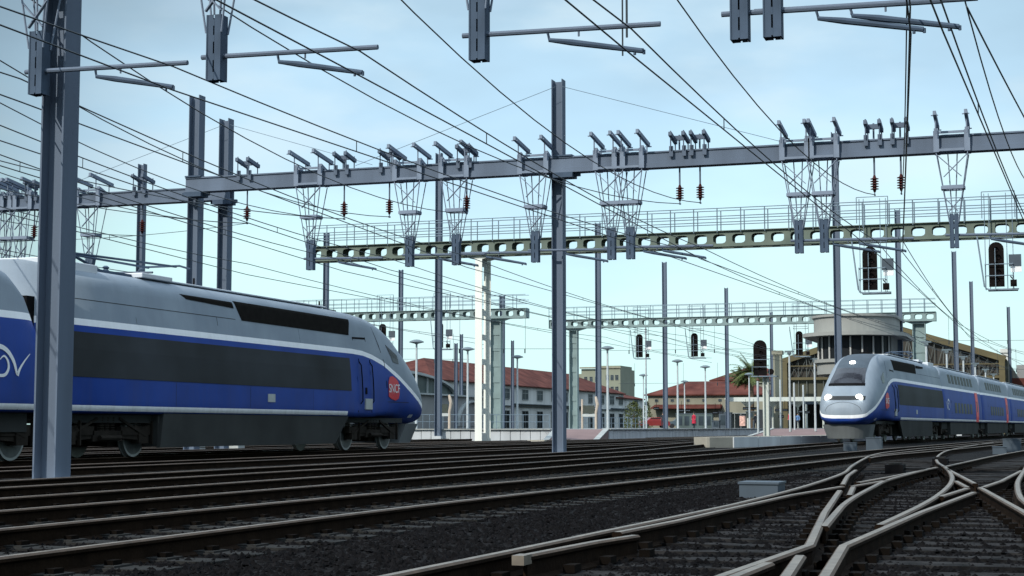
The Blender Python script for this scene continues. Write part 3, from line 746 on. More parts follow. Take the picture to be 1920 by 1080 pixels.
def hung_signal(label, x, y, zt, hw=.6):
    """cage hung in front of the gantry beam with signal, plate and lamp"""
    root = empty('hanging_signal', (0, 0, 0), 0, label, 'signal', 'signals hung from the gantries')
    z0 = zt - 3.35
    signal_head(root, x, y, z0 + .12, z0 + 2.2, hw)
    cg = MB(); r = .018
    xl, xr = x - .5, x + .62
    cg.tube([(xl - .35, y + .1, zt - .75), (xl - .06, y, z0 + .16), (xl + .05, y, z0 + .03), (xl + .2, y, z0), (xr + .35, y, z0)], .036, 6)
    cg.box(xl + .1, xr + .3, y - .12, y + .6, z0 - .05, z0 + .0)
    for xx in (xl, x - .3, xr - .15, xr + .12):
        cg.tube([(xx, y + .45, z0), (xx, y + .45, zt + 1.2)], r, 5)
    for xx in (xl, xr + .1):
        cg.tube([(xx, y - .12, z0), (xx, y - .12, z0 + 1.2)], r, 5); cg.tube([(xx, y - .1, zt - .9), (xx, y + .45, zt - .9)], r, 5)
    for z in (z0 + .62, z0 + 1.15):
        cg.tube([(xl, y - .2, z), (xr + .1, y - .2, z)], .022, 5); cg.tube([(xl, y - .2, z), (xl, y + .5, z)], .022, 5); cg.tube([(xr + .1, y - .2, z), (xr + .1, y + .5, z)], .022, 5)
    cg.tube([(x - .05, y - .2, z0), (x - .05, y - .2, z0 + 1.9)], .02, 5)
    for z in (zt - .75, zt - .95): cg.tube([(xl, y, z), (xr + .12, y, z)], r, 5)
    for xx in (xl - .1, xr + .25): cg.tube([(xx, y + .2, zt + .0), (xx, y + .2, zt + 1.25)], .022, 5)
    for z in (zt + 1.0, zt + 1.25): cg.tube([(xl - .1, y + .2, z), (xr + .25, y + .2, z)], .02, 5)
    cg.build('cage', 'rail_guard', root)
    pl = MB(); pl.box(x + .55, x + 1.1, y - .04, y + .05, z0 + 1.05, z0 + 1.6); pl.box(x + .62, x + 1.1, y - .02, y + .02, z0 + .78, z0 + 1.04, 1)
    pl.build('indicator_plate', ['box', 'white'], root)
    lm = MB(); lm.box(x + .6, x + .88, y - .16, y + .1, z0 + .12, z0 + .42); lm.disc((x + .74, y - .18, z0 + .27), (0, 1, 0), .1, .05, 12); lm.bar((x + .74, y, z0 + .42), (x + .6, y, z0 + .6), .05)
    lm.build('shunt_lamp', 'sig', root)
    return root
for lb, x, y in [('close hanging signal in a cage over the approaching train', -8.0, 77.0), ('close hanging signal in a cage at the right edge', -2.25, 77.0)]:
    hung_signal(lb, x, y, 10.55, .68)
for lb, px, Z in [('hanging signal just above the power car windscreen', 725, 132), ('hanging signal half hidden by the slim mast beside the power car', 832, 130)]:
    x, y = dep(px, Z); hung_signal(lb, x - .25, y - .3, 10.5)
for lb, px, Z in [('leftmost of three hanging signals on the far right gantry', 1202, 143.5), ('middle of three hanging signals on the far right gantry', 1305, 142), ('rightmost of three hanging signals, next to the control tower', 1501, 139)]:
    x, y = dep(px, Z); hung_signal(lb, x, y - .6, 10.3)

# ------------------------------------------------------------------ train geometry
BP = [(0, 4.33), (.5, 4.315), (.82, 4.25), (1.0, 4.13), (1.11, 3.95), (1.2, 3.5), (1.3, 3.0), (1.375, 2.4), (1.415, 1.8), (1.42, 1.2), (1.40, 1.04), (1.3, 1.0), (.6, 1.0), (0, 1.0)]
NP = 40
def resample(p, n):
    d = [0]
    for a, b in zip(p, p[1:]): d.append(d[-1] + math.hypot(b[0] - a[0], b[1] - a[1]))
    out = []; j = 0
    for k in range(n + 1):
        t = d[-1] * k / n
        while j < len(d) - 2 and d[j + 1] < t: j += 1
        u = (t - d[j]) / max(1e-9, d[j + 1] - d[j]); out.append((p[j][0] + (p[j + 1][0] - p[j][0]) * u, p[j][1] + (p[j + 1][1] - p[j][1]) * u))
    return out
def interp(tb, y):
    if y <= tb[0][0]: return tb[0][1]
    for (a, b), (c, d) in zip(tb, tb[1:]):
        if y <= c: return b + (d - b) * (y - a) / (c - a)
    return tb[-1][1]
ZR = [(0, 1.55), (.06, 1.75), (.16, 1.95), (.42, 2.32), (.75, 2.64), (1.15, 2.96), (1.55, 3.22), (2.0, 3.47), (2.5, 3.71), (3.0, 3.90), (3.5, 4.04), (4.1, 4.15), (4.9, 4.23), (6, 4.29), (7.2, 4.32), (8, 4.33), (30, 4.33)]
ZB = [(0, .98), (.1, .88), (.4, .8), (1, .75), (2, .76), (3, .9), (4.2, 1.0), (30, 1.0)]
WN = [(0, .42), (.04, .66), (.12, .86), (.3, 1.04), (.6, 1.17), (1.1, 1.27), (1.8, 1.33), (3, 1.385), (4.5, 1.41), (7, 1.42), (30, 1.42)]
BPR = resample(BP, NP)
def sect(y, coach=False):
    if coach:
        if coach == 2 and y < 2.4:
            zt = interp([(0, 2.95), (.2, 3.3), (.45, 3.68), (.9, 4.03), (1.6, 4.24), (2.4, 4.33)], y); k = (zt - 2.2) / 2.13
            return [(x * (.94 + .06 * min(1, y / .6)), z if z < 2.2 else 2.2 + (z - 2.2) * k) for x, z in BPR]
        e = min(1, y / .8) if y < .8 else 1
        k = 1 - .16 * (1 - e) ** 2; return [(x * (1 - .06 * (1 - e) ** 2), 1.0 + (z - 1.0) * k) for x, z in BPR]
    zr, zb, w = interp(ZR, y), interp(ZB, y), interp(WN, y)
    zc = zb + .36 * (zr - zb); n1 = 2.35; raw = []
    for k in range(61):
        t = math.pi / 2 - math.pi * k / 60; c, s_ = max(0, math.cos(t)), math.sin(t)
        h = (zr - zc) if s_ > 0 else (zc - zb)
        nn = n1 if s_ > 0 else 2.8
        raw.append((w * c ** (2 / nn), zc + math.copysign(abs(s_) ** (2 / nn), s_) * h))
    se = resample(raw, NP)
    s = max(0, min(1, (y - 1.5) / 4.2)); s = s * s * (3 - 2 * s)
    bp = [(x * w / 1.42, zb + (z - 1.0) / 3.33 * (zr - zb)) for x, z in BPR]
    return [(a[0] * (1 - s) + b[0] * s, a[1] * (1 - s) + b[1] * s) for a, b in zip(se, bp)]
_sc = {}
def sect_c(y, coach):
    k = (round(y, 3), coach)
    if k not in _sc: _sc[k] = sect(y, coach)
    return _sc[k]
def side_x(y, z, coach=False):
    p = sect_c(y, coach); best = 0
    for a, b in zip(p, p[1:]):
        lo, hi = min(a[1], b[1]), max(a[1], b[1])
        if lo <= z <= hi and hi > lo:
            best = max(best, a[0] + (b[0] - a[0]) * (z - a[1]) / (b[1] - a[1]))
    return best
def top_z(x, y, coach=False):
    p = sect_c(y, coach); x = abs(x)
    for a, b in zip(p, p[1:]):
        if a[0] - 1e-6 <= x <= b[0] + 1e-6 and b[0] > a[0]: return a[1] + (b[1] - a[1]) * (x - a[0]) / (b[0] - a[0])
    return None
def front_y(x, z):
    y = 0.; ok = lambda q: side_x(q, z) >= abs(x) - 1e-6 and side_x(q, z) > 0
    while y < 6:
        if ok(y):
            if y == 0: return 0
            lo, hi = y - .02, y
            for _ in range(5):
                m_ = (lo + hi) / 2
                if ok(m_): hi = m_
                else: lo = m_
            return hi
        y += .02
    return y
YS = [0, .02, .06, .12, .2, .3, .42, .56, .75, .95, 1.2, 1.5, 1.85, 2.2, 2.6, 3.0, 3.5, 4, 4.6, 5.2, 6, 6.8, 7.5, 8.5, 10, 13, 16, 19, 22.2]
def car_shell(ys, coach, name, material, parent, L):
    mb = MB(); n = 2 * NP
    for y in ys:
        p = sect_c(min(y, L - y) if coach else y, coach)
        full = p + [(-x, z) for x, z in reversed(p[1:-1])]
        mb.v += [(x, y, z) for x, z in full]
    for i in range(len(ys) - 1):
        for k in range(n): mb.f.append((i * n + k, (i + 1) * n + k, (i + 1) * n + (k + 1) % n, i * n + (k + 1) % n)); mb.m.append(0)
    mb.f.append(tuple(range(n))); mb.m.append(0); mb.f.append(tuple(reversed(range((len(ys) - 1) * n, len(ys) * n)))); mb.m.append(0)
    return mb.build(name, material, parent, smooth=True)
def side_patch(name, material, parent, quad, side, off=.012, nu=14, nv=6, coach=False, thick=True):
    """quad: four (y, z) corners a,b,c,d around; follows the body side"""
    mb = MB(); a, b, c, d = quad; vs = []
    def P(u, v):
        y = (a[0] * (1 - u) + b[0] * u) * (1 - v) + (d[0] * (1 - u) + c[0] * u) * v
        z = (a[1] * (1 - u) + b[1] * u) * (1 - v) + (d[1] * (1 - u) + c[1] * u) * v
        return y, z
    for o_ in (off, -.02):
        for j in range(nv + 1):
            for i in range(nu + 1):
                y, z = P(i / nu, j / nv); vs.append((side * (side_x(y, z, coach) + o_), y, z))
    B = (nu + 1) * (nv + 1); fs = []
    for j in range(nv):
        for i in range(nu):
            q = j * (nu + 1) + i; f = (q, q + 1, q + nu + 2, q + nu + 1); fs.append(f if side > 0 else f[::-1])
    edge = [i for i in range(nu + 1)] + [(j) * (nu + 1) + nu for j in range(1, nv + 1)] + [nv * (nu + 1) + i for i in range(nu - 1, -1, -1)] + [j * (nu + 1) for j in range(nv - 1, 0, -1)]
    for k in range(len(edge)): e, f = edge[k], edge[(k + 1) % len(edge)]; fs.append((e, B + e, B + f, f))
    mb.add(vs, fs); return mb.build(name, material, parent)
def side_strokes(name, material, parent, polys, side, off=.02, coach=False):
    """polys: list of polygons in (y,z)"""
    if name == 'panel_seam' and len(polys) > 1:
        for p in polys: side_strokes(name, material, parent, [p], side, off, coach)
        return
    mb = MB()
    for p in polys: mb.add([(side * (side_x(y, z, coach) + off), y, z) for y, z in p], [tuple(range(len(p)))])
    return mb.build(name, material, parent)
def text_part(name, txt, material, parent, fn, size, off_y=0):
    cu = bpy.data.curves.new(name, 'FONT'); cu.body = txt; cu.size = size; cu.align_x = 'CENTER'; cu.align_y = 'CENTER'
    o = bpy.data.objects.new(name, cu); col.objects.link(o)
    bpy.context.view_layer.update()
    dg = bpy.context.evaluated_depsgraph_get(); me = bpy.data.meshes.new_from_object(o.evaluated_get(dg))
    bpy.data.objects.remove(o); bpy.data.curves.remove(cu)
    for v in me.vertices: v.co = Vector(fn(v.co.x, v.co.y))
    me.materials.clear(); me.materials.append(M[material]); me.name = name
    ob = bpy.data.objects.new(name, me); col.objects.link(ob); ob.parent = parent; return ob
def wheelset(parent, y, r=.46):
    for sx in (-1, 1):
        w = MB(); x = sx * .79
        w.tube([(x - sx * .06, y, r), (x + sx * .05, y, r)], r, 28, 1); w.tube([(x - sx * .085, y, r), (x - sx * .06, y, r)], r + .03, 28, 1)
        w.tube([(x + sx * .05, y, r), (x + sx * .056, y, r)], r - .06, 28, 0); w.tube([(x, y, r), (x + sx * .12, y, r)], .13, 14, 0)
        w.build('wheel', ['wheel', 'tread'], parent, smooth=False)
def bogie(parent, yc, wb=3.0, r=.46):
    b = MB()
    for sx in (-1, 1):
        x = sx * 1.02
        b.bar((x, yc - wb / 2 - .35, .62), (x, yc - .55, .62), .16, .2); b.bar((x, yc + wb / 2 + .35, .62), (x, yc + .55, .62), .16, .2); b.bar((x, yc - .6, .5), (x, yc + .6, .5), .16, .24)
        for s in (-1, 1):
            y = yc + s * wb / 2
            b.box(x - .1, x + .12, y - .2, y + .2, .32, .6); b.bar((x, y, .46), (x, yc + s * .5, .52), .1, .14)
            b.bar((x + sx * .1, y - .34, .3), (x + sx * .1, y - .34, .85), .07, .05); b.bar((x + sx * .08, y + s * .1, .5), (x + sx * .08, yc + s * .45, .9), .06)
            for q in (-.28, .28):
                for k in range(5): b.tube([(x, y + q, .6 + k * .06), (x, y + q, .63 + k * .06)], .085, 8)
        for q in (-.22, .0, .22):
            for k in range(6): b.tube([(x, yc + q, .62 + k * .055), (x, yc + q, .65 + k * .055)], .095, 8)
        b.tube([(x + sx * .14, yc - .42, .46), (x + sx * .14, yc + .42, .46)], .06, 8)
    b.box(-.9, .9, yc - .35, yc + .35, .4, .75)
    for s in (-1, 1): b.tube([(-.8, yc + s * wb / 2, r), (.8, yc + s * wb / 2, r)], .08, 8); b.box(-.6, .6, yc + s * (wb / 2 - .5) - .25, yc + s * (wb / 2 - .5) + .25, .25, .7)
    ob = b.build('bogie', 'bogie', parent)
    for s in (-1, 1): wheelset(ob, yc + s * wb / 2, r)
    return ob
def box_part(name, m, parent, *boxes):
    mb = MB()
    for b in boxes: mb.box(*b)
    return mb.build(name, m, parent)

def power_car(loc, rz, label, lights):
    root = empty('train_power_car', loc, rz, label, 'train car', 'blue and silver high speed power cars')
    L = 22.2
    car_shell(YS, False, 'body', 'liv_power', root, L)
    for sd in (-1, 1):
        side_patch('side_panel', 'panel', root, [(6.95, 1.80), (L - .06, 1.80), (L - .06, 2.79), (6.95, 2.79)], sd, .012, 20, 8)
        side_patch('air_grille', 'grille', root, [(6.75, 3.50), (13.55, 3.52), (13.85, 4.02), (6.5, 4.0)], sd, .012, 40, 8)
        side_patch('air_slot', 'grille', root, [(13.9, 3.82), (16.3, 3.88), (16.6, 3.99), (13.95, 3.98)], sd, .012, 10, 3)
        # door: panel outline, window strips and rails
        side_strokes('door_seam', 'black', root, [[(6.40, 1.15), (6.44, 1.15), (6.48, 2.2), (6.51, 3.46), (6.47, 3.46), (6.44, 2.2)], [(5.36, 1.15), (5.40, 1.15), (5.47, 2.4), (5.53, 3.5), (5.49, 3.5), (5.43, 2.4)], [(5.49, 3.43), (6.5, 3.40), (6.5, 3.46), (5.49, 3.49)], [(4.10, 1.15), (4.13, 1.15), (4.20, 2.0), (4.15, 2.0)], [(4.15, 2.0), (4.2, 2.0), (4.28, 2.74), (4.24, 2.74)], [(4.24, 2.74), (4.28, 2.74), (4.52, 3.3), (4.48, 3.3)], [(4.48, 3.3), (4.52, 3.3), (4.8, 3.86), (4.76, 3.86)]], sd, .006)
        hb = MB()
        for yy in (6.25, 5.4):
            pts = [(sd * (side_x(yy, z) + (.07 if 0 < i < 5 else .0)), yy, z) for i, z in enumerate([1.42, 1.5, 1.8, 2.2, 2.6, 2.72, 2.8])]
            hb.tube(pts, .02, 6)
        hb.build('handrail', 'black', root)
        side_patch('step_plate', 'plate', root, [(5.45, 1.25), (5.95, 1.25), (5.95, 1.58), (5.45, 1.58)], sd, .05, 2, 2)
        side_patch('door_lock', 'black', root, [(5.78, 1.72), (5.9, 1.72), (5.9, 1.92), (5.78, 1.92)], sd, .02, 2, 2)
        side_patch('access_plate', 'plate', root, [(12.0, 1.38), (12.42, 1.38), (12.42, 1.60), (12.0, 1.60)], sd, .014, 2, 2)
        side_patch('cab_side_window', 'cab_glass', root, [(3.0, 2.75), (3.5, 2.80), (3.85, 3.34), (2.98, 3.04)], sd, .012, 6, 6)
        side_strokes('panel_seam', 'skirt', root, [[(13.9, 3.52), (L, 3.52), (L, 3.535), (13.9, 3.535)], [(14.9, 3.3), (14.92, 3.3), (14.92, 3.53), (14.9, 3.53)], [(2.2, 1.5), (4.1, 1.5), (4.1, 1.515), (2.2, 1.515)], [(9.6, 1.2), (9.612, 1.2), (9.612, 1.78), (9.6, 1.78)], [(13.4, 1.2), (13.412, 1.2), (13.412, 1.78), (13.4, 1.78)], [(17.2, 1.2), (17.212, 1.2), (17.212, 1.78), (17.2, 1.78)], [(10.2, 3.1), (10.212, 3.1), (10.212, 3.5), (10.2, 3.5)], [(18.8, 3.1), (18.812, 3.1), (18.812, 4.0), (18.8, 4.0)]], sd, .004)
        rs = [(4.06, 2.15), (3.95, 2.31), (3.7, 2.34), (3.45, 2.28), (3.24, 2.18), (3.14, 2.0), (3.14, 1.75), (3.2, 1.62), (3.45, 1.56), (3.8, 1.60), (4.06, 1.68)]
        # fan subdivided so the badge follows the nose curvature
        lg = MB(); cy, cz = 3.6, 1.96; vs = [(sd * (side_x(cy, cz) + .02), cy, cz)]
        for k in (.5, 1.):
            for (y, z) in rs: yy, zz = cy + (y - cy) * k, cz + (z - cz) * k; vs.append((sd * (side_x(yy, zz) + .02), yy, zz))
        n = len(rs); fs = [(0, 1 + i, 1 + (i + 1) % n) for i in range(n)] + [(1 + i, 1 + n + i, 1 + n + (i + 1) % n, 1 + (i + 1) % n) for i in range(n)]
        lg.add(vs, fs if sd < 0 else [f[::-1] for f in fs])
        lo = lg.build('logo_badge', 'red_logo', root)
        def fn(u, v, sd=sd):
            y = 3.60 + sd * u; z = 1.93 + v
            return (sd * (side_x(y, z) + .032), y, z)
        text_part('logo_lettering', 'SNCF', 'white', lo, fn, .39)
        side_strokes('number_marks', 'white', root, [[(1.5 + k * .09, 1.02), (1.56 + k * .09, 1.02), (1.56 + k * .09, 1.12), (1.5 + k * .09, 1.12)] for k in range(4)], sd, .012)
    # windscreen and dark cap over the nose
    def top_patch(name, m, corners, off=.012, nu=10, nv=10):
        a, b, c, d = corners; mb = MB(); vs = []
        for o_ in (off, -.02):
            for j in range(nv + 1):
                for i in range(nu + 1):
                    u, v = i / nu, j / nv
                    x = (a[0] * (1 - u) + b[0] * u) * (1 - v) + (d[0] * (1 - u) + c[0] * u) * v; y = (a[1] * (1 - u) + b[1] * u) * (1 - v) + (d[1] * (1 - u) + c[1] * u) * v
                    z = top_z(x, y); sl = (top_z(x, y + .02) - z) / .02; nl = math.sqrt(1 + sl * sl)
                    vs.append((x, y - sl / nl * o_, z + o_ / nl))
        B = (nu + 1) * (nv + 1); fs = []
        for j in range(nv):
            for i in range(nu): q = j * (nu + 1) + i; fs.append((q, q + 1, q + nu + 2, q + nu + 1))
        edge = [i for i in range(nu + 1)] + [j * (nu + 1) + nu for j in range(1, nv + 1)] + [nv * (nu + 1) + i for i in range(nu - 1, -1, -1)] + [j * (nu + 1) for j in range(nv - 1, 0, -1)]
        for k in range(len(edge)): e, f = edge[k], edge[(k + 1) % len(edge)]; fs.append((e, B + e, B + f, f))
        mb.add(vs, fs); return mb.build(name, m, root, smooth=False)
    top_patch('nose_cap', 'box', [(-.74, 1.75), (.74, 1.75), (.66, 5.2), (-.66, 5.2)], .012, 10, 20)
    # headlight cluster
    def front_patch(name, m, x0, x1, z0, z1, off, parent=root, nu=8, nv=3, tp=1.):
        mb = MB(); vs = []
        for o_ in (off, -.03):
            for j in range(nv + 1):
                for i in range(nu + 1):
                    z = z0 + (z1 - z0) * j / nv; x = (x0 + (x1 - x0) * i / nu) * (1 + (tp - 1) * j / nv); vs.append((x, front_y(x, z) - o_ * .9, z + o_ * .3))
        B = (nu + 1) * (nv + 1); fs = []
        for j in range(nv):
            for i in range(nu): q = j * (nu + 1) + i; fs.append((q, q + 1, q + nu + 2, q + nu + 1))
        edge = [i for i in range(nu + 1)] + [j * (nu + 1) + nu for j in range(1, nv + 1)] + [nv * (nu + 1) + i for i in range(nu - 1, -1, -1)] + [j * (nu + 1) for j in range(nv - 1, 0, -1)]
        for k in range(len(edge)): e, f = edge[k], edge[(k + 1) % len(edge)]; fs.append((e, B + e, B + f, f))
        mb.add(vs, fs); return mb.build(name, m, parent)
    front_patch('windscreen', 'cab_glass', -.82, .82, 2.72, 3.46, .024, nu=14, nv=12, tp=.84)
    front_patch('wiper_panel', 'black', -.84, .84, 2.60, 2.715, .024, nu=14, nv=2)
    cl = front_patch('light_cluster', 'panel', -.95, .95, 1.94, 2.12, .012, nu=16)
    for sx in (-1, 1):
        x = sx * .70; yy = front_y(x, 2.03)
        h = MB(); h.disc((x, yy - .03, 2.03), (0, 1, .25), .12, .03, 20); hl = h.build('headlight', 'lamp_on' if lights else 'plate', root)
        if lights:
            rm = MB(); rm.disc((x, yy - .015, 2.03), (0, 1, .25), .19, .02, 24); rm.build('glare_halo', 'lamp_halo', hl)  # glowing disc standing in for headlight glare, not a lamp part
    y = 2.55; z = top_z(0, y)
    h = MB(); h.disc((0, y - .02, z + .01), (0, -.5, 1), .13, .03, 18); h.build('roof_headlight', 'lamp_on' if lights else 'plate', root)
    # seams of the coupler hatch
    sm = MB()
    for k in range(24):
        t0, t1 = math.pi * k / 24, math.pi * (k + 1) / 24
        pts = [(.82 * math.cos(t), 1.42 + .42 * math.sin(t)) for t in (t0, t1)]
        sm.tube([(x, front_y(x, z) - .004, z) for x, z in pts], .007, 4)
    sm.build('hatch_seam', 'skirt', root)
    # valance under the nose
    vb = MB(); pts = [(1.12 * math.cos(t), .95 - .72 * math.sin(t)) for t in [math.pi * k / 14 for k in range(15)]]
    pts = [(x, y) for x, y in pts] + [(-1.12, 1.9), (1.12, 1.9)]
    top = [(x, y + .0, .82) for x, y in pts]; bot = [(x * .84, y + .25, .18) for x, y in pts]; n = len(pts)
    vb.add(top + bot, [tuple(range(n))[::-1], tuple(range(n, 2 * n))] + [(i, (i + 1) % n, n + (i + 1) % n, n + i) for i in range(n)])
    vb.build('front_valance', 'skirt_light', root)
    # skirts and bogies
    sk = MB()
    for sx in (-1, 1):
        x = sx * 1.33; a = sorted((x - .05, x + .05))
        sk.add([(a[0], 7.05, 1.04), (a[1], 7.05, 1.04), (a[1], 8.0, .22), (a[0], 8.0, .22), (a[0], 17.7, 1.04), (a[1], 17.7, 1.04), (a[1], 17.85, .22), (a[0], 17.85, .22)],
               [(0, 1, 2, 3), (5, 4, 7, 6), (1, 5, 6, 2), (4, 0, 3, 7), (3, 2, 6, 7)])
    sk.box(-1.28, 1.28, 8.0, 17.8, .25, .99); sk.box(-1.1, 1.1, 2.2, 8, .84, .995); sk.box(-1.1, 1.1, 17.8, L - .1, .8, .995)
    sk.build('underframe', 'skirt', root)
    bogie(root, 4.55); bogie(root, 19.65)
    # roof gear
    rf = MB(); rf.box(-.8, .8, 7.5, 16.6, 4.29, 4.335); rf.box(-.9, .9, 16.6, 18.0, 4.28, 4.40); rf.box(-.9, .9, 19.9, L - .25, 4.16, 4.385); rf.box(-.55, .55, 10, 10.9, 4.33, 4.38)
    ro = rf.build('roof_hood', 'roofw', root)
    md = ro.modifiers.new('b', 'BEVEL'); md.width = .09; md.segments = 3
    an = MB(); an.box(-.25, .25, 5.6, 6.3, 4.29, 4.36); an.bar((0, 6.3, 4.3), (0, 6.3, 4.6), .04); an.box(-.2, .2, 13.2, 14.0, 4.336, 4.38); an.bar((0, 14.0, 4.34), (0, 14.0, 4.64), .04)
    an.build('roof_aerial', 'black', root)
    pg = MB(); pg.box(-.6, .6, 18.0, 19.8, 4.20, 4.36)
    pg.tube([(0, 18.2, 4.38), (0, 19.7, 4.72)], .035, 6); pg.tube([(-.1, 19.7, 4.72), (-.4, 15.6, 4.78)], .03, 6); pg.tube([(.1, 19.7, 4.72), (.4, 15.6, 4.78)], .03, 6)
    pg.tube([(-.75, 15.5, 4.72), (-.5, 15.6, 4.80), (.5, 15.6, 4.80), (.75, 15.5, 4.72)], .03, 6)
    for q in (-.4, .4): pg.lathe(q, 18.8, [(.05, 4.34), (.09, 4.38), (.05, 4.42), (.09, 4.46), (.04, 4.5)], 8)
    pg.build('pantograph', 'steel_dark', root)
    gw = MB(); gw.box(-.85, .85, L, L + .28, 1.2, 3.5); gw.build('gangway', 'black', root)
    return root

def coach(loc, rz, label, logo=0, door_end=True, detail=True, group='double deck coaches'):
    L = 18.4
    root = empty('train_coach', loc, rz, label, 'train car', group)
    CO = 2 if logo < 0 else True
    ys = [0, .1, .2, .32, .45, .65, .9, 1.25, 1.6, 2.4, 4, 9, 14, L - 1.5, L - .85, L - .55, L - .3, L - .12, L]
    car_shell(ys, CO, 'body', 'liv_coach', root, L)
    for sd in (-1, 1):
        for k in range(8 if logo else 7):
            y = 3.1 + k * 1.45
            side_patch('upper_window', 'glass', root, [(y, 3.33), (y + .95, 3.33), (y + .95, 3.86), (y, 3.86)], sd, .012, 3, 3, CO)
        for k in range(6):
            y = 4.3 + k * 1.45
            side_patch('lower_window', 'glass', root, [(y, 1.55), (y + .95, 1.55), (y + .95, 2.18), (y, 2.18)], sd, .012, 3, 3, CO)
        yd = L - 3.9
        d = side_patch('door', 'red_door', root, [(yd, 1.04), (yd + 1.35, 1.04), (yd + 1.35, 2.98), (yd, 2.98)], sd, .016, 4, 6, CO)
        side_patch('door_window', 'glass', d, [(yd + .5, 1.7), (yd + .85, 1.7), (yd + .85, 2.4), (yd + .5, 2.4)], sd, .022, 2, 3, CO)
        side_strokes('panel_seam', 'skirt', root, [[(.98, 1.06), (1.0, 1.06), (1.0, 3.8), (.98, 3.8)], [(2.9, 1.5), (3.0, 1.5), (3.0, 2.3), (2.9, 2.3)]], sd, .004, CO)
        if logo:
            polys = []
            def stroke(pts, ws):
                out = []; n_ = len(pts); sp_ = smooth_poly(pts, 5); ws = [interp(list(enumerate(ws)), i * (n_ - 1) / (len(sp_) - 1)) for i in range(len(sp_))]; pts = sp_
                for i, p in enumerate(pts):
                    a = pts[max(0, i - 1)]; b = pts[min(len(pts) - 1, i + 1)]; dx, dy = b[0] - a[0], b[1] - a[1]; l = math.hypot(dx, dy) or 1
                    out.append(((p[0] - dy / l * ws[i], p[1] + dx / l * ws[i]), (p[0] + dy / l * ws[i], p[1] - dx / l * ws[i])))
                for (a, b), (c, d_) in zip(out, out[1:]): polys.append([a, b, d_, c])
            # stylised white swoosh (scroll followed by a v-shaped tick), reading on this side
            f = (lambda y: y) if sd * logo > 0 else (lambda y: 3.0 - y)
            st = [(1.35 + .30 * math.cos(t) * (1 - t / 14), 1.98 + .24 * math.sin(t) * (1 - t / 14)) for t in [6.0 - .45 * k for k in range(13)]]
            A1 = [(2.15, 1.85), (2.05, 2.12), (1.85, 2.28), (1.6, 2.33), (1.35, 2.24), (1.16, 2.04), (1.07, 1.80), (1.04, 1.78)]
            A2 = [(1.05, 1.76), (.96, 1.9), (.80, 2.06), (.60, 2.22)]
            A3 = [(1.62, 2.06), (1.48, 2.14), (1.36, 2.05), (1.34, 1.9), (1.44, 1.77), (1.62, 1.74), (1.8, 1.80)]
            stroke([(f(a), b) for a, b in A1], [.01, .03, .045, .05, .05, .045, .03, .012])
            stroke([(f(a), b) for a, b in A2], [.045, .03, .02, .008])
            stroke([(f(a), b) for a, b in A3], [.008, .02, .03, .035, .035, .03, .01])
            side_strokes('emblem', 'white', root, polys, sd, .014, CO)
    sk = MB(); sk.box(-1.34, 1.34, 2.6, L - 2.6, .25, .995); sk.box(-1.15, 1.15, .3, 2.6, .6, .995); sk.box(-1.15, 1.15, L - 2.6, L - .3, .6, .995)
    sk.build('underframe', 'skirt', root)
    bogie(root, 0.05 if not logo else 1.9, 3.0)
    rf = MB(); rf.box(-.8, .8, 2, L - 2, 4.31, 4.34); rf.build('roof_strip', 'roofw', root)
    gw = MB(); gw.box(-.9, .9, L, L + .28, 1.2, 3.7); gw.build('gangway', 'black', root)
    return root

# left train: nose toward +Y, so rotate by 180 degrees
power_car((-21.5, 51.4, RT), math.pi, 'big blue and silver power car with a long dark side panel, at the left', False)
coach((-21.5, 28.92, RT), math.pi, 'end of the coach behind the closest mast with a white swirl emblem', logo=-1, group='coach coupled behind the left power car')
# right train, heading 4.4 degrees clockwise from +Y
A2 = R(-4.4); nx, ny = -9.03, 73.98
def on2(d): return (nx + d * math.sin(R(4.4)), ny + d * math.cos(R(4.4)), RT)
power_car(on2(0), A2, 'approaching power car with three lit white headlights', True)
d = 22.2 + .4
for i, lb in enumerate(['first double deck coach behind the lit power car, with swirl emblem', 'second double deck coach behind the lit power car', 'third double deck coach, cut by the right edge', 'fourth double deck coach, hidden beyond the right edge']):
    coach(on2(d), A2, lb, logo=1 if i == 0 else 0); d += 18.72

# ------------------------------------------------------------------ platforms
def slab(name, poly, z0, z1, m, label, cat, group=None, joints=None):
    mb = MB(); mb.prism(poly, z0, z1); o = mb.build(name, m); return tag(o, label, cat, group)
PZ = .72
def wall_panels(root, a, b, z0, z1, step, m='conc'):
    a = Vector((*a, 0)); b = Vector((*b, 0)); L = (b - a).length; n = max(1, int(L / step)); d = (b - a) / n; nn = Vector((d.y, -d.x, 0)).normalized()
    mb = MB()
    for i in range(n):
        p = a + d * i + d * .03; q = a + d * (i + 1) - d * .03
        j = random.uniform(0, .02)
        mb.add([p + nn * (.04 + j) + Vector((0, 0, z0)), q + nn * (.04 + j) + Vector((0, 0, z0)), q + nn * (.04 + j) + Vector((0, 0, z1)), p + nn * (.04 + j) + Vector((0, 0, z1)),
                p - nn * .05 + Vector((0, 0, z0)), q - nn * .05 + Vector((0, 0, z0)), q - nn * .05 + Vector((0, 0, z1)), p - nn * .05 + Vector((0, 0, z1))],
               [(0, 1, 2, 3), (1, 5, 6, 2), (4, 0, 3, 7), (3, 2, 6, 7)])
    return mb.build('face_panels', m, root)
# platform left (panelled wall facing us)
p1, p2 = dep(700, 101), dep(1032, 99)
pl = empty('platform', (0, 0, 0), 0, 'low platform with a pale panelled wall behind the power car nose', 'platform', 'station platforms')
mb = MB(); mb.prism([p1, p2, (p2[0] - 3, 230), (p1[0] - 20, 230)], -.1, PZ); mb.build('deck', 'plat', pl)
wall_panels(pl, p1, p2, 0, PZ - .02, .62)
cp = MB(); cp.bar((p1[0], p1[1] - .02, PZ), (p2[0], p2[1] - .02, PZ), .3, .07); cp.build('coping', 'edge', pl)
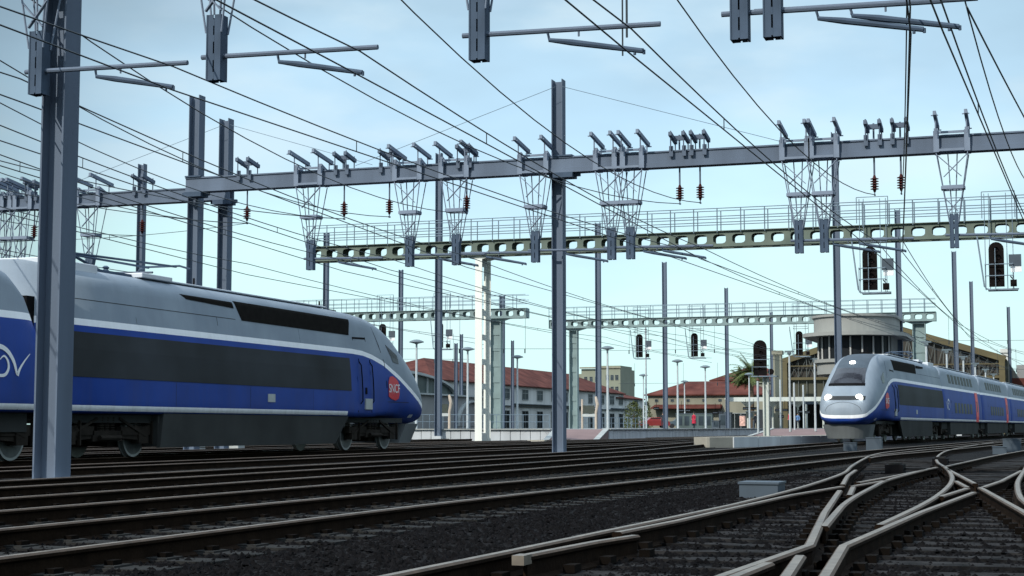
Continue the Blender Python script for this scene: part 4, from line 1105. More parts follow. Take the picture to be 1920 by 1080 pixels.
# platform with pink ramp
pl2 = empty('platform', (0, 0, 0), 0, 'narrow platform ending in a pink ramp behind the mid picture mast', 'platform', 'station platforms')
rl, rr = dep(1017, 92), dep(1118, 93.5); tl, tr = dep(1040, 99), dep(1140, 99.5)
far = [tr, (-26.4, 123), (-25.2, 150), (-23.2, 190), (-20.5, 240)]
mb = MB(); mb.prism([tl] + far + [(-26, 240), (-29.5, 150), (-30.4, 123)], -.1, PZ); mb.build('deck', 'plat', pl2)
rm = MB(); rm.add([(*rl, 0), (*rr, 0), (*tr, PZ + .004), (*tl, PZ + .004), (*rl, -.2), (*rr, -.2), (*tr, -.2), (*tl, -.2)], [(0, 1, 2, 3), (4, 5, 1, 0), (5, 6, 2, 1), (7, 4, 0, 3)]); rm.build('ramp', 'pink', pl2)
ed = MB(); ed.bar((rl[0] + .12, rl[1], .03), (tl[0] + .12, tl[1], PZ + .03), .34, .05); ed.bar((rr[0] - .12, rr[1], .03), (tr[0] - .12, tr[1], PZ + .03), .34, .05); ed.build('ramp_edging', 'edge', pl2)
for a, b in zip(far, far[1:]): wall_panels(pl2, a, b, 0, PZ - .02, 1.0)
cp = MB()
for a, b in zip(far, far[1:]): cp.bar((*a, PZ), (*b, PZ), .3, .07)
cp.build('coping', 'edge', pl2)
# right platform with second ramp
pl3 = empty('platform', (0, 0, 0), 0, 'platform with a second pink ramp left of the approaching train', 'platform', 'station platforms')
ql, qr, ul, ur = dep(1400, 134), dep(1570, 134), dep(1448, 141), dep(1600, 141)
mb = MB(); mb.prism([ul, ur, (-13.5, 200), (-5, 300), (-12, 300), (-19, 200)], -.1, PZ); mb.build('deck', 'plat', pl3)
rm = MB(); rm.add([(*ql, .05), (*qr, .05), (*ur, PZ + .004), (*ul, PZ + .004), (*ql, -.2), (*qr, -.2), (*ur, -.2), (*ul, -.2)], [(0, 1, 2, 3), (4, 5, 1, 0), (5, 6, 2, 1), (7, 4, 0, 3)]); rm.build('ramp', 'pink', pl3)
ed = MB(); ed.bar((ql[0], ql[1], .08), (ul[0], ul[1], PZ + .03), .34, .05); ed.build('ramp_edging', 'edge', pl3)
# concrete block wall
cb = empty('concrete_wall', (0, 0, 0), 0, 'low concrete block wall with a sunlit end left of the approaching train', 'wall')
ba, bb, bc = (-13.45, 65.06), (-12.61, 66.25), (-10.75, 78.9)
bd = (-9.9, 110)
mb = MB(); mb.prism([(-14.2, 66), ba, (-13.35, 65.1), bb, bc, bd, (-10.9, 110), (-11.8, 79)], -.1, .44); mb.build('core', 'conc_warm', cb)
def cap(a, b, n, m):
    for i in range(n):
        p = (a[0] + (b[0] - a[0]) * i / n, a[1] + (b[1] - a[1]) * i / n); q = (a[0] + (b[0] - a[0]) * (i + .985) / n, a[1] + (b[1] - a[1]) * (i + .985) / n)
        mb = MB(); mb.bar((*p, .22), (*q, .22), .10, .44); mb.build('block', m, cb)
cap(bb, bc, 4, 'conc'); cap(bc, bd, 8, 'conc')

# fence behind the platform edges
def fence(label, a, b, h=1.05, z=PZ, n=12):
    root = empty('fence', (0, 0, 0), 0, label, 'fence', 'thin dark platform fences')
    mb = MB()
    for zz in (z + h * .5, z + h): mb.tube([(*a, zz), (*b, zz)], .02, 4)
    mb.build('fence_rail', 'rail_guard', root)
    mp = MB()
    for i in range(n + 1):
        t = i / n; mp.tube([(a[0] + (b[0] - a[0]) * t, a[1] + (b[1] - a[1]) * t, z - .1), (a[0] + (b[0] - a[0]) * t, a[1] + (b[1] - a[1]) * t, z + h)], .025, 4)
    o = mp.build('fence_posts', 'rail_guard', root)
fence('thin dark fence on the panelled platform', dep(730, 118), dep(1030, 120), n=24)
fence('thin dark fence before the grey station building', dep(1080, 150), dep(1205, 165), n=16)

# trackside cabinets
def cabinet(label, x, y, w, dpt, h, m='box'):
    root = empty('equipment_box', (x, y, 0), 0, label, 'equipment box', 'grey trackside boxes')
    b = MB(); b.box(-w / 2, w / 2, -dpt / 2, dpt / 2, -.05, h); b.build('case', m, root)
    l = MB(); l.box(-w / 2 - .015, w / 2 + .015, -dpt / 2 - .015, dpt / 2 + .015, h + .002, h + .028); l.build('lid', m, root)
    return root
cabinet('low grey box with a lid lying in the dark ballast, nearest of all', -3.34, 19.4, .46, .55, .17)
cabinet('taller grey box in front of the lit train nose', -6.32, 61.2, .56, .5, .44)
cabinet('smaller grey box left of the one before the lit train nose', -6.95, 59.0, .44, .4, .27)
cabinet('lower blue grey box near the right edge', -1.6, 53, .42, .4, .22)
cabinet('taller blue grey box near the right edge', -1.35, 58.5, .6, .5, .42)
cabinet('small pale box at the foot of the white gantry column', -25.3, 79.3, .9, .5, .16, 'box_lit')
cabinet('left small pale box seen below the power car skirt', -28.9, 50.6, .5, .5, .22, 'plate')
cabinet('right small pale box seen below the power car skirt', -28.4, 52.6, .5, .5, .22, 'plate')

# ------------------------------------------------------------------ platform furniture
def lamp(label, px, ytop, htop=6.8, hat=True):
    Z = (htop - .85) * 3000 / (801 - ytop); x, y = dep(px, Z)
    root = empty('platform_lamp', (x, y, 0), 0, label, 'lamp', 'slim platform lamps')
    p = MB(); p.tube([(0, 0, .5), (0, 0, 3), (0, 0, htop - .1)], [.10, .09, .07], 8); p.build('lamp_post', 'lamp_post', root)
    h = MB()
    if hat: h.lathe(0, 0, [(.06, htop - .3), (.14, htop - .25), (.52, htop - .16), (.46, htop - .08), (.2, htop + .02), (.02, htop + .04)], 16)
    else: h.box(-.35, .35, -.15, .15, htop - .12, htop); h.box(-.14, .14, -.14, .14, htop - .3, htop - .12)
    h.build('lamp_head', 'lamp_head', root)
for a in [('mushroom lamp just right of the power car nose', 781, 638), ('mushroom lamp left of the white gantry column', 877, 652), ('mushroom lamp right of the white gantry column', 970, 667), ('mushroom lamp above the first pink ramp', 1139, 650),
          ('mushroom lamp at the right corner of the grey station building', 1206, 702), ('mushroom lamp left part of the cream building', 1270, 675), ('mushroom lamp in the middle of the cream building', 1322, 686), ('small far lamp over the cream roof', 1283, 714),
          ('lamp under the palm tree', 1404, 700), ('lamp just right of the platform signal', 1480, 658, 6.8, False), ('lamp left of the control tower', 1527, 672, 6.8, False)]:
    lamp(*a)
for i, (px, yt) in enumerate([(1737, 640), (1775, 655), (1806, 668), (1828, 681), (1847, 692), (1862, 701)]):
    lamp('%s lamp from the left in the row above the right train roof' % ORD[i], px, yt, 6.8, False)
for i, (px, Z) in enumerate([(1211, 150), (1420, 118), (1462, 150), (1505, 165), (1488, 140)]):
    x, y = dep(px, Z)
    mb = MB(); mb.tube([(x, y, .4), (x, y, (801 - [615, 715, 712, 722, 718][i]) * Z / 3000 + .85)], .08, 8)
    tag(mb.build('sign_post', 'lamp_post'), ['thin pale pole reaching up to the leftmost far signal', 'thin pale pole below the oblong platform signal', 'thin pale pole left of the tall platform lamp', 'thin pale pole near the approaching train', 'thin pale pole right of the tall platform lamp'][i], 'pole', 'thin pale platform poles')

# big platform signal on its post
sx_, sy_ = dep(1434, 118)
ps = empty('platform_signal', (0, 0, 0), 0, 'large oblong black signal on a grey post before the palm', 'signal')
sg_z0 = (801 - 704) * 118 / 3000 + .85
signal_head(ps, sx_ - .35, sy_, sg_z0, sg_z0 + 2.6, .98)
mb = MB(); mb.box(sx_ - .22, sx_ - .12, sy_ + .15, sy_ + .65, 0, sg_z0 - .1); mb.box(sx_ + .12, sx_ + .22, sy_ + .15, sy_ + .65, 0, sg_z0 - .1); mb.box(sx_ - .12, sx_ + .12, sy_ + .35, sy_ + .43, 0, sg_z0 - .1)
mb.build('post', 'col_grey', ps)
mb = MB(); mb.box(sx_ - 1.0, sx_ + .9, sy_ - .3, sy_ + .6, sg_z0 - .12, sg_z0 - .05); mb.build('platform_step', 'rail_guard', ps)
mb = MB()
for xx in (sx_ - .9, sx_ + .35): mb.tube([(xx, sy_ - .25, sg_z0 - .1), (xx, sy_ - .25, sg_z0 + 1.15)], .022, 5)
for z in (.6, 1.15): mb.tube([(sx_ - .9, sy_ - .25, sg_z0 + z), (sx_ + .35, sy_ - .25, sg_z0 + z)], .022, 5)
mb.build('railing', 'rail_guard', ps)
mb = MB(); mb.disc((sx_ + .45, sy_ - .1, sg_z0 + .25), (0, 1, 0), .22, .2, 14); mb.build('shunt_lamp', 'sig', ps)

# information posts
for lb, px, Z in [('beige information post with dark panel behind the slim mast at the power car nose', 843, 112), ('beige information stand with dark panel above the pink ramp', 1117, 118)]:
    x, y = dep(px, Z); r_ = empty('information_post', (x, y, 0), 0, lb, 'information sign', 'beige information posts')
    mb = MB(); mb.tube([(0, 0, .6), (0, 0, 1.9), (.05, 0, 2.2), (.12, 0, 2.5), (.05, 0, 2.8), (-.02, 0, 3.1)], [.1, .1, .1, .12, .12, .08], 8)
    if px > 1000: mb.tube([(-1.05, 0, .6), (-1.05, 0, 2.9)], .08, 8)
    mb.build('post', 'beige', r_)
    mb = MB(); mb.box(-1.0, -.12, -.05, .05, 1.85, 2.45); mb.build('panel', 'info', r_)
    mb = MB(); mb.box(-1.05, -.05, -.08, .08, 1.62, 1.82); mb.build('shelf', 'plate', r_)

# people -----------------------------------------------------------------
def person(label, x, y, z, rz, top, bottom, long_coat=False, h=1.7):
    root = empty('person', (x, y, z), rz, label, 'person')
    pts = {'pelvis': (0, 0, .95, .15), 'waist': (0, 0, 1.12, .135), 'chest': (0, .01, 1.32, .17), 'neck': (0, .01, 1.50, .06), 'head0': (0, .02, 1.58, .085), 'head1': (0, .02, 1.70, .09),
           'shL': (-.19, 0, 1.42, .065), 'elL': (-.25, .03, 1.15, .045), 'haL': (-.25, .12, .92, .035), 'shR': (.19, 0, 1.42, .065), 'elR': (.25, .03, 1.15, .045), 'haR': (.25, .1, .92, .035),
           'hipL': (-.1, 0, .88, .11), 'knL': (-.11, .06, .5, .065), 'anL': (-.11, -.02, .1, .045), 'toL': (-.12, .13, .04, .04), 'hipR': (.1, 0, .88, .11), 'knR': (.11, -.02, .5, .065), 'anR': (.11, -.1, .1, .045), 'toR': (.12, .05, .04, .04)}
    ks = list(pts); ed_ = [('pelvis', 'waist'), ('waist', 'chest'), ('chest', 'neck'), ('neck', 'head0'), ('head0', 'head1'), ('chest', 'shL'), ('shL', 'elL'), ('elL', 'haL'), ('chest', 'shR'), ('shR', 'elR'), ('elR', 'haR'),
           ('pelvis', 'hipL'), ('hipL', 'knL'), ('knL', 'anL'), ('anL', 'toL'), ('pelvis', 'hipR'), ('hipR', 'knR'), ('knR', 'anR'), ('anR', 'toR')]
    me = bpy.data.meshes.new('body'); me.from_pydata([pts[k][:3] for k in ks], [(ks.index(a), ks.index(b)) for a, b in ed_], [])
    o = bpy.data.objects.new('body', me); col.objects.link(o)
    sk = o.modifiers.new('s', 'SKIN'); su = o.modifiers.new('u', 'SUBSURF'); su.levels = 1; su.render_levels = 1
    for i, k in enumerate(ks):
        me.skin_vertices[0].data[i].radius = (pts[k][3], pts[k][3] * (.75 if k in ('chest', 'waist', 'pelvis') else 1))
    me.skin_vertices[0].data[0].use_root = True
    bpy.context.view_layer.update()
    nm = bpy.data.meshes.new_from_object(o.evaluated_get(bpy.context.evaluated_depsgraph_get()))
    bpy.data.objects.remove(o)
    nm.materials.clear()
    for m_ in ('skin', top, bottom): nm.materials.append(M[m_])
    for p in nm.polygons:
        z_ = p.center.z; ax = abs(p.center.x); p.use_smooth = True
        p.material_index = 0 if (z_ > 1.5 or (ax > .2 and z_ < 1.0)) else (1 if z_ > (.7 if long_coat else .95) else 2)
    b = bpy.data.objects.new('body', nm); col.objects.link(b); b.parent = root; b.scale = (h / 1.8,) * 3
    hb = MB(); hb.lathe(0, .0, [(.09, 1.60), (.105, 1.70), (.09, 1.78), (.03, 1.82)], 12); ho = hb.build('hair', 'hair', root); ho.scale = (h / 1.8,) * 3
    if long_coat:
        cb_ = MB(); cb_.lathe(0, 0, [(.25, .55), (.22, .75), (.185, 1.0), (.15, 1.12)], 14); co_ = cb_.build('coat', top, root); co_.scale = (h / 1.8,) * 3
    return root
x, y = dep(1300, 172); person('person in a long red coat standing before the cream building', x, y, PZ, 2.6, 'coat_red', 'coat_dark', True, 1.75)
x, y = dep(1478, 172); person('person in red standing on the platform beside the tall lamp', x, y, PZ, 2.0, 'coat_red', 'coat_dark', False, 1.75)
x, y = dep(1242, 176); person('person in dark clothes standing left of a slim mast', x, y, PZ, 3.3, 'coat_dark', 'coat_dark', False, 1.75)
x, y = dep(1494, 176); person('person in a blue jacket near the shed entrance', x, y, PZ, 3.0, 'coat_blue', 'coat_dark', False, 1.7)
x, y = dep(1415, 178); person('person in dark clothes below the palm tree', x, y, PZ, 1.0, 'coat_dark', 'coat_dark', False, 1.7)

# cars in the station yard -------------------------------------------------
def car(label, px, Z, paint, rz):
    x, y = dep(px, Z); root = empty('parked_car', (x, y, PZ), rz, label, 'car')
    sec = [(-2.0, .35, .75), (-1.9, .3, .85), (-1.2, .3, .95), (1.9, .3, .9), (2.05, .35, .7)]
    b = MB(); prof = [(-2.0, .35), (-2.05, .7), (-1.85, .92), (-1.1, 1.0), (-.55, 1.42), (.7, 1.45), (1.35, 1.02), (1.95, .9), (2.05, .6), (2.0, .32)]
    n = len(prof); vs = []
    for s_, k in ((-.8, .9), (-.72, 1), (.72, 1), (.8, .9)): vs += [(u, s_ * (1 - .12 * max(0, w - .95) / .5), w) for u, w in prof]
    fs = [tuple(range(n)), tuple(reversed(range(3 * n, 4 * n)))]
    for r_ in range(3): fs += [(r_ * n + i, (r_ + 1) * n + i, (r_ + 1) * n + (i + 1) % n, r_ * n + (i + 1) % n) for i in range(n)]
    b.add(vs, fs); b.build('body', paint, root)
    for s_ in (-1, 1):
        g_ = MB(); yy = s_ * .765; g_.add([(-.95, yy, 1.02), (1.1, yy, 1.02), (.65, yy * .96, 1.36), (-.5, yy * .96, 1.36)], [(0, 1, 2, 3)]); g_.build('side_window', 'glass', root)
        for u in (-1.25, 1.3): w_ = MB(); w_.disc((u, s_ * .74, .32), (0, 1, 0), .32, .2, 16); w_.build('wheel', 'tyre', root)
    return root
car('red car parked at the far side behind the platform', 1225, 215, 'car_red', .5)
car('dark slate car parked in front of the cream building', 1275, 230, 'car_grey', .3)

# ------------------------------------------------------------------ plants
def bush(label, px, Z, w, h):
    x, y = dep(px, Z); mb = MB(); root = empty('bush', (x, y, .5), 0, label, 'bush')
    for _ in range(1500):
        t = random.random(); a = random.uniform(0, 6.28); r = w * (1 - t ** 1.6) ** .5 * random.uniform(.45, 1) * (1 + .25 * math.sin(a * 3 + t * 5)); z = t * h
        s = random.uniform(.08, .18); p = Vector((r * math.cos(a), r * math.sin(a), z)); d1 = Vector((random.uniform(-1, 1), random.uniform(-1, 1), random.uniform(-1, 1))).normalized() * s; d2 = Vector((random.uniform(-1, 1), random.uniform(-1, 1), random.uniform(-1, 1))).normalized() * s
        mb.add([p, p + d1, p + d1 + d2, p + d2 * .8], [(0, 1, 2, 3)])
    mb.build('foliage', 'bush', root)
    st = MB(); st.tube([(0, 0, -.3), (0, 0, h * .6)], .06, 6); st.build('stem', 'bark', root)
bush('yellow green bush at the right end of the grey station building', 1188, 195, 1.6, 3.4)
bush('narrow dark bush in the gap between the two buildings', 1212, 240, 1.0, 4.2)
def palm(label, px, Z, ztop, R_):
    x, y = dep(px, Z); root = empty('palm_tree', (x, y, 0), 0, label, 'palm tree')
    t = MB(); t.tube([(0, 0, 0), (.1, 0, ztop * .5), (0, 0, ztop)], [.4, .3, .28], 10)
    for k in range(24): t.lathe(0, 0, [(.28, ztop * k / 24), (.36, ztop * k / 24 + .2), (.28, ztop * k / 24 + .25)], 8)
    t.build('trunk', 'bark', root)
    f = MB()
    for k in range(46):
        a = random.uniform(0, 6.28); el = random.uniform(-.35, 1.35); L_ = R_ * random.uniform(.8, 1.1); prev = Vector((0, 0, ztop)); d = Vector((math.cos(a) * math.cos(el), math.sin(a) * math.cos(el), math.sin(el)))
        for s in range(10):
            nx_ = prev + d * L_ / 10; d = (d + Vector((0, 0, -.115))).normalized(); side = d.cross(Vector((0, 0, 1))).normalized() * (1.0 * math.sin(math.pi * min(1, (s + 1) / 10.5)) ** .7 * R_ / 5)
            f.add([prev, nx_, nx_ + Vector((0, 0, .04))], [(0, 1, 2)])
            for q in (-1, 1):
                for u in (0, .33, .66):
                    b0 = prev.lerp(nx_, u); tip = b0 + side * q + d * .35 * R_ / 4 - Vector((0, 0, .12))
                    f.add([b0, b0 + d * .11, tip], [(0, 1, 2)])
            prev = nx_
    f.build('crown', 'leaf', root)
palm('tall palm tree rising behind the red hipped roofs', 1408, 242, 8.9, 3.6)
palm('low palm crown behind the control tower shed', 1388, 262, 8.5, 2.9)

# ------------------------------------------------------------------ buildings
def window_part(root, axis, c, u0, u1, z0, z1, panes=2, pane='window', out=1):
    """flat window on a wall; axis 'x': wall plane x=c facing +x, u along y; axis 'y': plane y=c facing -y"""
    def bx(mb, a0, a1, b0, b1, d0, d1, mi=0):
        if axis == 'x': mb.box(c + d0, c + d1, a0, a1, b0, b1, mi)
        else: mb.box(a0, a1, c - d1, c - d0, b0, b1, mi)
    g_ = MB(); bx(g_, u0, u1, z0, z1, -.05, .03); w = g_.build('window' if pane == 'window' else 'door', pane, root)
    fr = MB(); t = min(.12, (u1 - u0) * .045)
    bx(fr, u0 - t, u0, z0 - t, z1 + t, .0, .09); bx(fr, u1, u1 + t, z0 - t, z1 + t, .0, .09); bx(fr, u0, u1, z1, z1 + t, 0, .09); bx(fr, u0, u1, z0 - t, z0, 0, .12)
    for k in range(1, panes): uu = u0 + (u1 - u0) * k / panes; bx(fr, uu - t * .4, uu + t * .4, z0, z1, .031, .06)
    if pane == 'window': bx(fr, u0, u1, z0 + (z1 - z0) * .62, z0 + (z1 - z0) * .62 + t * .8, .031, .058)
    fr.build('frame', 'frame', w)
    return w
def hip_roof(mb, x0, x1, y0, y1, z0, z1, ridge, o=.5):
    """ridge: ((xa,ya),(xb,yb))"""
    (xa, ya), (xb, yb) = ridge
    v = [(x0 - o, y0 - o, z0), (x1 + o, y0 - o, z0), (x1 + o, y1 + o, z0), (x0 - o, y1 + o, z0), (xa, ya, z1), (xb, yb, z1)]
    v += [(a, b, c - .18) for a, b, c in v[:4]]
    if abs(xa - xb) < abs(ya - yb): fs = [(0, 1, 4), (1, 2, 5, 4), (2, 3, 5), (3, 0, 4, 5)]
    else: fs = [(0, 1, 5, 4), (1, 2, 5), (2, 3, 4, 5), (3, 0, 4)]
    fs += [(6, 7, 1, 0), (7, 8, 2, 1), (8, 9, 3, 2), (9, 6, 0, 3), (9, 8, 7, 6)]
    mb.add(v, fs)
sb = empty('station_building', (0, 0, 0), 0, 'long grey two storey station building with a red tiled hip roof', 'building')
box_part('wall', 'wallg', sb, (-109, -93, 236, 356.5, 0, 8.5), (-108, -93.05, 356.5, 376, 0, 7.5))
mb = MB(); hip_roof(mb, -109, -93, 236, 356.5, 8.5, 12.6, ((-101, 253), (-101, 340))); hip_roof(mb, -108, -93, 350, 376, 7.52, 9.6, ((-100.5, 354), (-100.5, 368))); mb.build('roof', 'rooft', sb)
box_part('cornice', 'box', sb, (-93, -92.6, 268, 356.4, 4.62, 4.78), (-93, -92.2, 276, 330, 5.0, 5.16), (-93, -92.4, 345, 376, 4.9, 5.1))
UW = [(271.3, 274.8), (282.2, 285.7), (291.3, 294.7), (300.5, 303.5), (308.5, 311.5), (316, 319), (327, 330), (336.5, 339.5), (344.3, 347.9), (352.2, 355.6)]
for a, b in UW: window_part(sb, 'x', -93, a, b, 6.0, 7.75); window_part(sb, 'x', -93, a, b, .7, 3.8, 2, 'door')
window_part(sb, 'x', -93.05, 365.3, 369.6, 5.5, 7.0); window_part(sb, 'x', -93.05, 365.3, 369.6, .7, 3.6, 2, 'door')
for i, (a, b) in enumerate([(240, 243), (249, 252), (259, 262)]): window_part(sb, 'x', -93, a, b, 6.0, 7.75)
# arched hall
hl = empty('arched_hall', (0, 0, 0), 0, 'grey hall with a curved glazed gable at the power car nose', 'building')
box_part('wall', 'hall', hl, (-92.8, -80, 172, 232, 0, 5.35))
mb = MB(); K = 20; cy_ = 190; a_, b_ = 22, 2.6
arc = lambda a, b: [(cy_ + a * math.cos(math.pi * k / K), 5.4 + b * math.sin(math.pi * k / K)) for k in range(K + 1)]
o_, i_ = arc(a_ + .7, b_ + .35), arc(a_ - .1, b_)
for k in range(K):
    vs = []
    for X in (-92.8, -79.7):
        for (yy, zz) in (o_[k], o_[k + 1], i_[k + 1], i_[k]): vs.append((X, yy, zz))
    mb.add(vs, [(0, 1, 2, 3), (7, 6, 5, 4), (0, 4, 5, 1), (2, 6, 7, 3)])
mb.build('curved_roof', 'hall_l', hl)
mb = MB(); pts = arc(a_ - .1, b_); mb.add([(-80.2, yy, zz) for yy, zz in pts], [tuple(range(len(pts)))]); mb.build('glazing', 'teal', hl)
for yy in (178, 184, 190, 196, 202, 207):
    mb = MB()
    zz = 5.4 + b_ * math.sqrt(max(0, 1 - ((yy - cy_) / a_) ** 2)); mb.bar((-80.1, yy, 5.4), (-80.1, yy, zz), .25, .2); mb.build('mullion', 'hall_l', hl)
mb = MB(); mb.box(-80, -79.6, 172, 232, 5.2, 5.42); mb.build('sill', 'hall_l', hl)
mb = MB(); K = 16
o_, i_ = [(219 + 6.4 * math.cos(math.pi * k / K), 1.0 + 3.7 * math.sin(math.pi * k / K)) for k in range(K + 1)], [(219 + 6 * math.cos(math.pi * k / K), 1.0 + 3.45 * math.sin(math.pi * k / K)) for k in range(K + 1)]
for k in range(K):
    vs = [(X, *p) for X in (-80, -79.5) for p in (o_[k], o_[k + 1], i_[k + 1], i_[k])]; mb.add(vs, [(3, 2, 1, 0), (4, 5, 6, 7), (0, 1, 5, 4), (2, 3, 7, 6)])
mb.build('door_arch', 'hall_l', hl)
mb = MB(); mb.add([(-79.95, *p) for p in i_], [tuple(range(K + 1))]); mb.build('doorway', 'hall', hl)
# pale block above the roof
tb = empty('apartment_block', (0, 0, 0), 0, 'pale green flat roofed block rising behind the red roof', 'building')
xa, ya = dep(1090, 430); xb, yb = dep(1168, 430)
box_part('wall', 'wallp', tb, (xa, xb, ya, ya + 16, 0, 16.4), (dep(1130, 430)[0], xb + .3, ya - .4, ya + 12, 0, 17.2), (dep(1010, 440)[0], xa, ya + 3, ya + 16, 0, 15.2))
box_part('parapet', 'wally', tb, (xa - .3, xb + .5, ya - .7, ya - .45, 16.5, 16.9))
for k in range(3):
    u = dep(1141 + k * 9.5, 430)[0]; window_part(tb, 'y', ya - .4, u, u + .8, 13.4, 14.7); window_part(tb, 'y', ya - .4, u, u + .8, 10.2, 11.6)
for k in range(3): u = dep(1096 + k * 11, 430)[0]; window_part(tb, 'y', ya, u, u + .8, 13.0, 14.3)
# cream buildings
cbld = empty('cream_building', (0, 0, 0), 0, 'wide cream building with red hip roof and lean-to strip', 'building')
box_part('wall', 'wally', cbld, (-62.2, -42.5, 254, 268, 0, 6.1))
mb = MB(); hip_roof(mb, -62.2, -42.5, 254, 268, 6.12, 8.4, ((-57, 261), (-47.5, 261))); mb.build('roof', 'rooft', cbld)
mb = MB(); mb.add([(-61.5, 252.4, 3.9), (-50, 252.4, 3.9), (-50, 254, 4.5), (-61.0, 254, 4.5), (-61.5, 252.4, 3.8), (-50, 252.4, 3.8), (-50, 254, 3.8), (-61.0, 254, 3.8)], [(0, 1, 2, 3), (4, 5, 1, 0), (5, 6, 2, 1), (7, 4, 0, 3), (7, 6, 5, 4)]); mb.build('lean_to_roof', 'rooft', cbld)
for k in range(7): window_part(cbld, 'y', 254, -61 + k * 2.6, -60.5 + k * 2.6, 5.0, 5.35, 1)
window_part(cbld, 'y', 254, -57.4, -52.2, .5, 2.6, 6, 'teal' if False else 'door'); window_part(cbld, 'y', 254, -50, -45, .5, 3.0, 5, 'door')
cb2 = empty('cream_building', (0, 0, 0), 0, 'taller cream building with red hip roof below the palm', 'building')
x3, y3 = dep(1335, 300); x4 = dep(1480, 300)[0]
box_part('wall', 'wally', cb2, (x3, x4, y3, y3 + 14, 0, 9.6))
mb = MB(); hip_roof(mb, x3, x4, y3, y3 + 14, 9.62, 12.2, ((x3 + 5.4, y3 + 7), (x4 - 5, y3 + 7))); mb.build('roof', 'rooft', cb2)
box_part('cornice', 'wallp', cb2, (x3 - .25, x4 + .25, y3 - .3, y3 - .02, 9.0, 9.35))
for k in range(4): window_part(cb2, 'y', y3, x3 + 1.5 + k * 3.2, x3 + 2.6 + k * 3.2, 6.6, 8.2)
# platform canopy
cn = empty('platform_canopy', (0, 0, 0), 0, 'thin grey green platform canopy on posts below the palm', 'canopy')
xa, ya = dep(1358, 192); xb, yb = dep(1590, 192)
mb = MB(); mb.box(xa, xb, ya, ya + 6, 4.15, 4.35); mb.box(xa + .3, xb, ya - .25, ya - .02, 3.9, 4.4); mb.build('canopy_roof', 'col_grey', cn)
for k in range(5):
    xx = xa + 2.4 + k * 3.0; mb = MB(); mb.tube([(xx, ya + 2, PZ - .2), (xx, ya + 2, 3.4)], .13, 8); mb.add([(xx - .1, ya + 1.9, 3.2), (xx + .1, ya + 1.9, 3.2), (xx + 1.1, ya + 1.9, 4.14), (xx - 1.1, ya + 1.9, 4.14), (xx - .1, ya + 2.1, 3.2), (xx + .1, ya + 2.1, 3.2), (xx + 1.1, ya + 2.1, 4.14), (xx - 1.1, ya + 2.1, 4.14)], [(0, 1, 2, 3), (7, 6, 5, 4), (1, 5, 6, 2), (0, 3, 7, 4)]); mb.build('canopy_post', 'col_grey', cn)
# kiosks, posters and hanging signs beneath
for i, (px, Z, w, h, z0, m_, nm, lb) in enumerate([(1300, 200, 4.6, 1.9, .6, 'teal', 'glass_shelter', 'teal glazed shelter behind the person in the long red coat'), (1358, 196, 1.5, 2.0, .6, 'box', 'kiosk', 'slate grey kiosk left of the canopy posts'), (1340, 194, .9, .9, .7, 'box', 'equipment_cabinet', 'grey cabinet left of the slate kiosk'),
                                          (1390, 188, .6, 1.2, 1.0, 'posterlit', 'poster_board', 'bright pink poster board under the canopy'), (1410, 186, 1.6, .7, 1.9, 'info', 'departure_board', 'dark departure board under the canopy'), (1428, 184, .8, 2.2, .6, 'panel', 'vending_machine', 'dark vending machine beside the platform signal post')]):
    x, y = dep(px, Z); mb = MB(); mb.box(x - w / 2, x + w / 2, y, y + .8, z0, z0 + h); mb.box(x - w / 2 - .06, x + w / 2 + .06, y - .05, y + .85, z0 + h, z0 + h + .07, 1)
    if nm in ('departure_board', 'poster_board'): mb.box(x - .06, x + .06, y + .3, y + .4, .5, z0, 1)
    for q in range(int(w / .9)): mb.box(x - w / 2 + .9 * (q + 1) - .7, x - w / 2 + .9 * (q + 1) - .1, y - .03, y - .005, z0 + .25 * h, z0 + h * .85, 2)
    tag(mb.build(nm, [m_, 'box', 'window']), lb, nm.replace('_', ' '))
for i, (px, yy) in enumerate([(1277, 770), (1289, 770), (1340, 774), (1350, 773), (1397, 766), (1412, 766), (1457, 769), (1470, 769), (1500, 772), (1512, 773), (1463, 781), (1230, 766)]):
    Z = 170; x, y = dep(px, Z); z = (801 - yy) * Z / 3000 + .85; mb = MB(); mb.box(x - .3, x + .3, y - .06, y + .06, z - .14, z + .14); mb.tube([(x, y, z + .14), (x, y, z + 1.0)], .02, 4); mb.box(x - .25, x + .25, y - .07, y - .061, z - .03, z + .03, 1)
    tag(mb.build('hanging_sign', ['black', 'box']), 'small dark hanging platform sign, %s from the left' % (ORD[sorted([1277, 1289, 1340, 1350, 1397, 1412, 1457, 1470, 1500, 1512, 1463, 1230]).index(px)]), 'sign', 'small dark hanging signs')

# ------------------------------------------------------------------ train shed
sh = empty('train_shed', (0, 0, 0), 0, 'large gabled train shed with ochre frame behind the control tower', 'building')
XL, XR, XA = -32.6, -5.2, -19.0; YF = 205; ZE, ZA = 9.3, 13.6
mb = MB()
for xa, za, xb, zb_ in ((XL, ZE, XA, ZA), (XA, ZA, XR, ZE)):
    mb.add([(xa, YF, za), (xb, YF, zb_), (xb, YF + 95, zb_), (xa, YF + 95, za), (xa, YF, za - .25), (xb, YF, zb_ - .25), (xb, YF + 95, zb_ - .25), (xa, YF + 95, za - .25)], [(0, 1, 2, 3), (7, 6, 5, 4), (0, 4, 5, 1), (2, 6, 7, 3)])
mb.build('roof', 'shed_b', sh)
mb = MB()
mb.bar((XL, YF - .3, ZE - .15), (XA, YF - .3, ZA - .15), .35, .75); mb.bar((XA, YF - .3, ZA - .15), (XR, YF - .3, ZE - .15), .35, .75)
mb.bar((XL, YF - .2, 7.0), (XR, YF - .2, 7.0), .25, .32); mb.bar((XL, YF - .2, 8.6), (XR, YF - .2, 8.6), .2, .12)
for x in (XL + .4, XR - .45): mb.box(x - .35, x + .35, YF - .5, YF + .5, 0, 9.0)
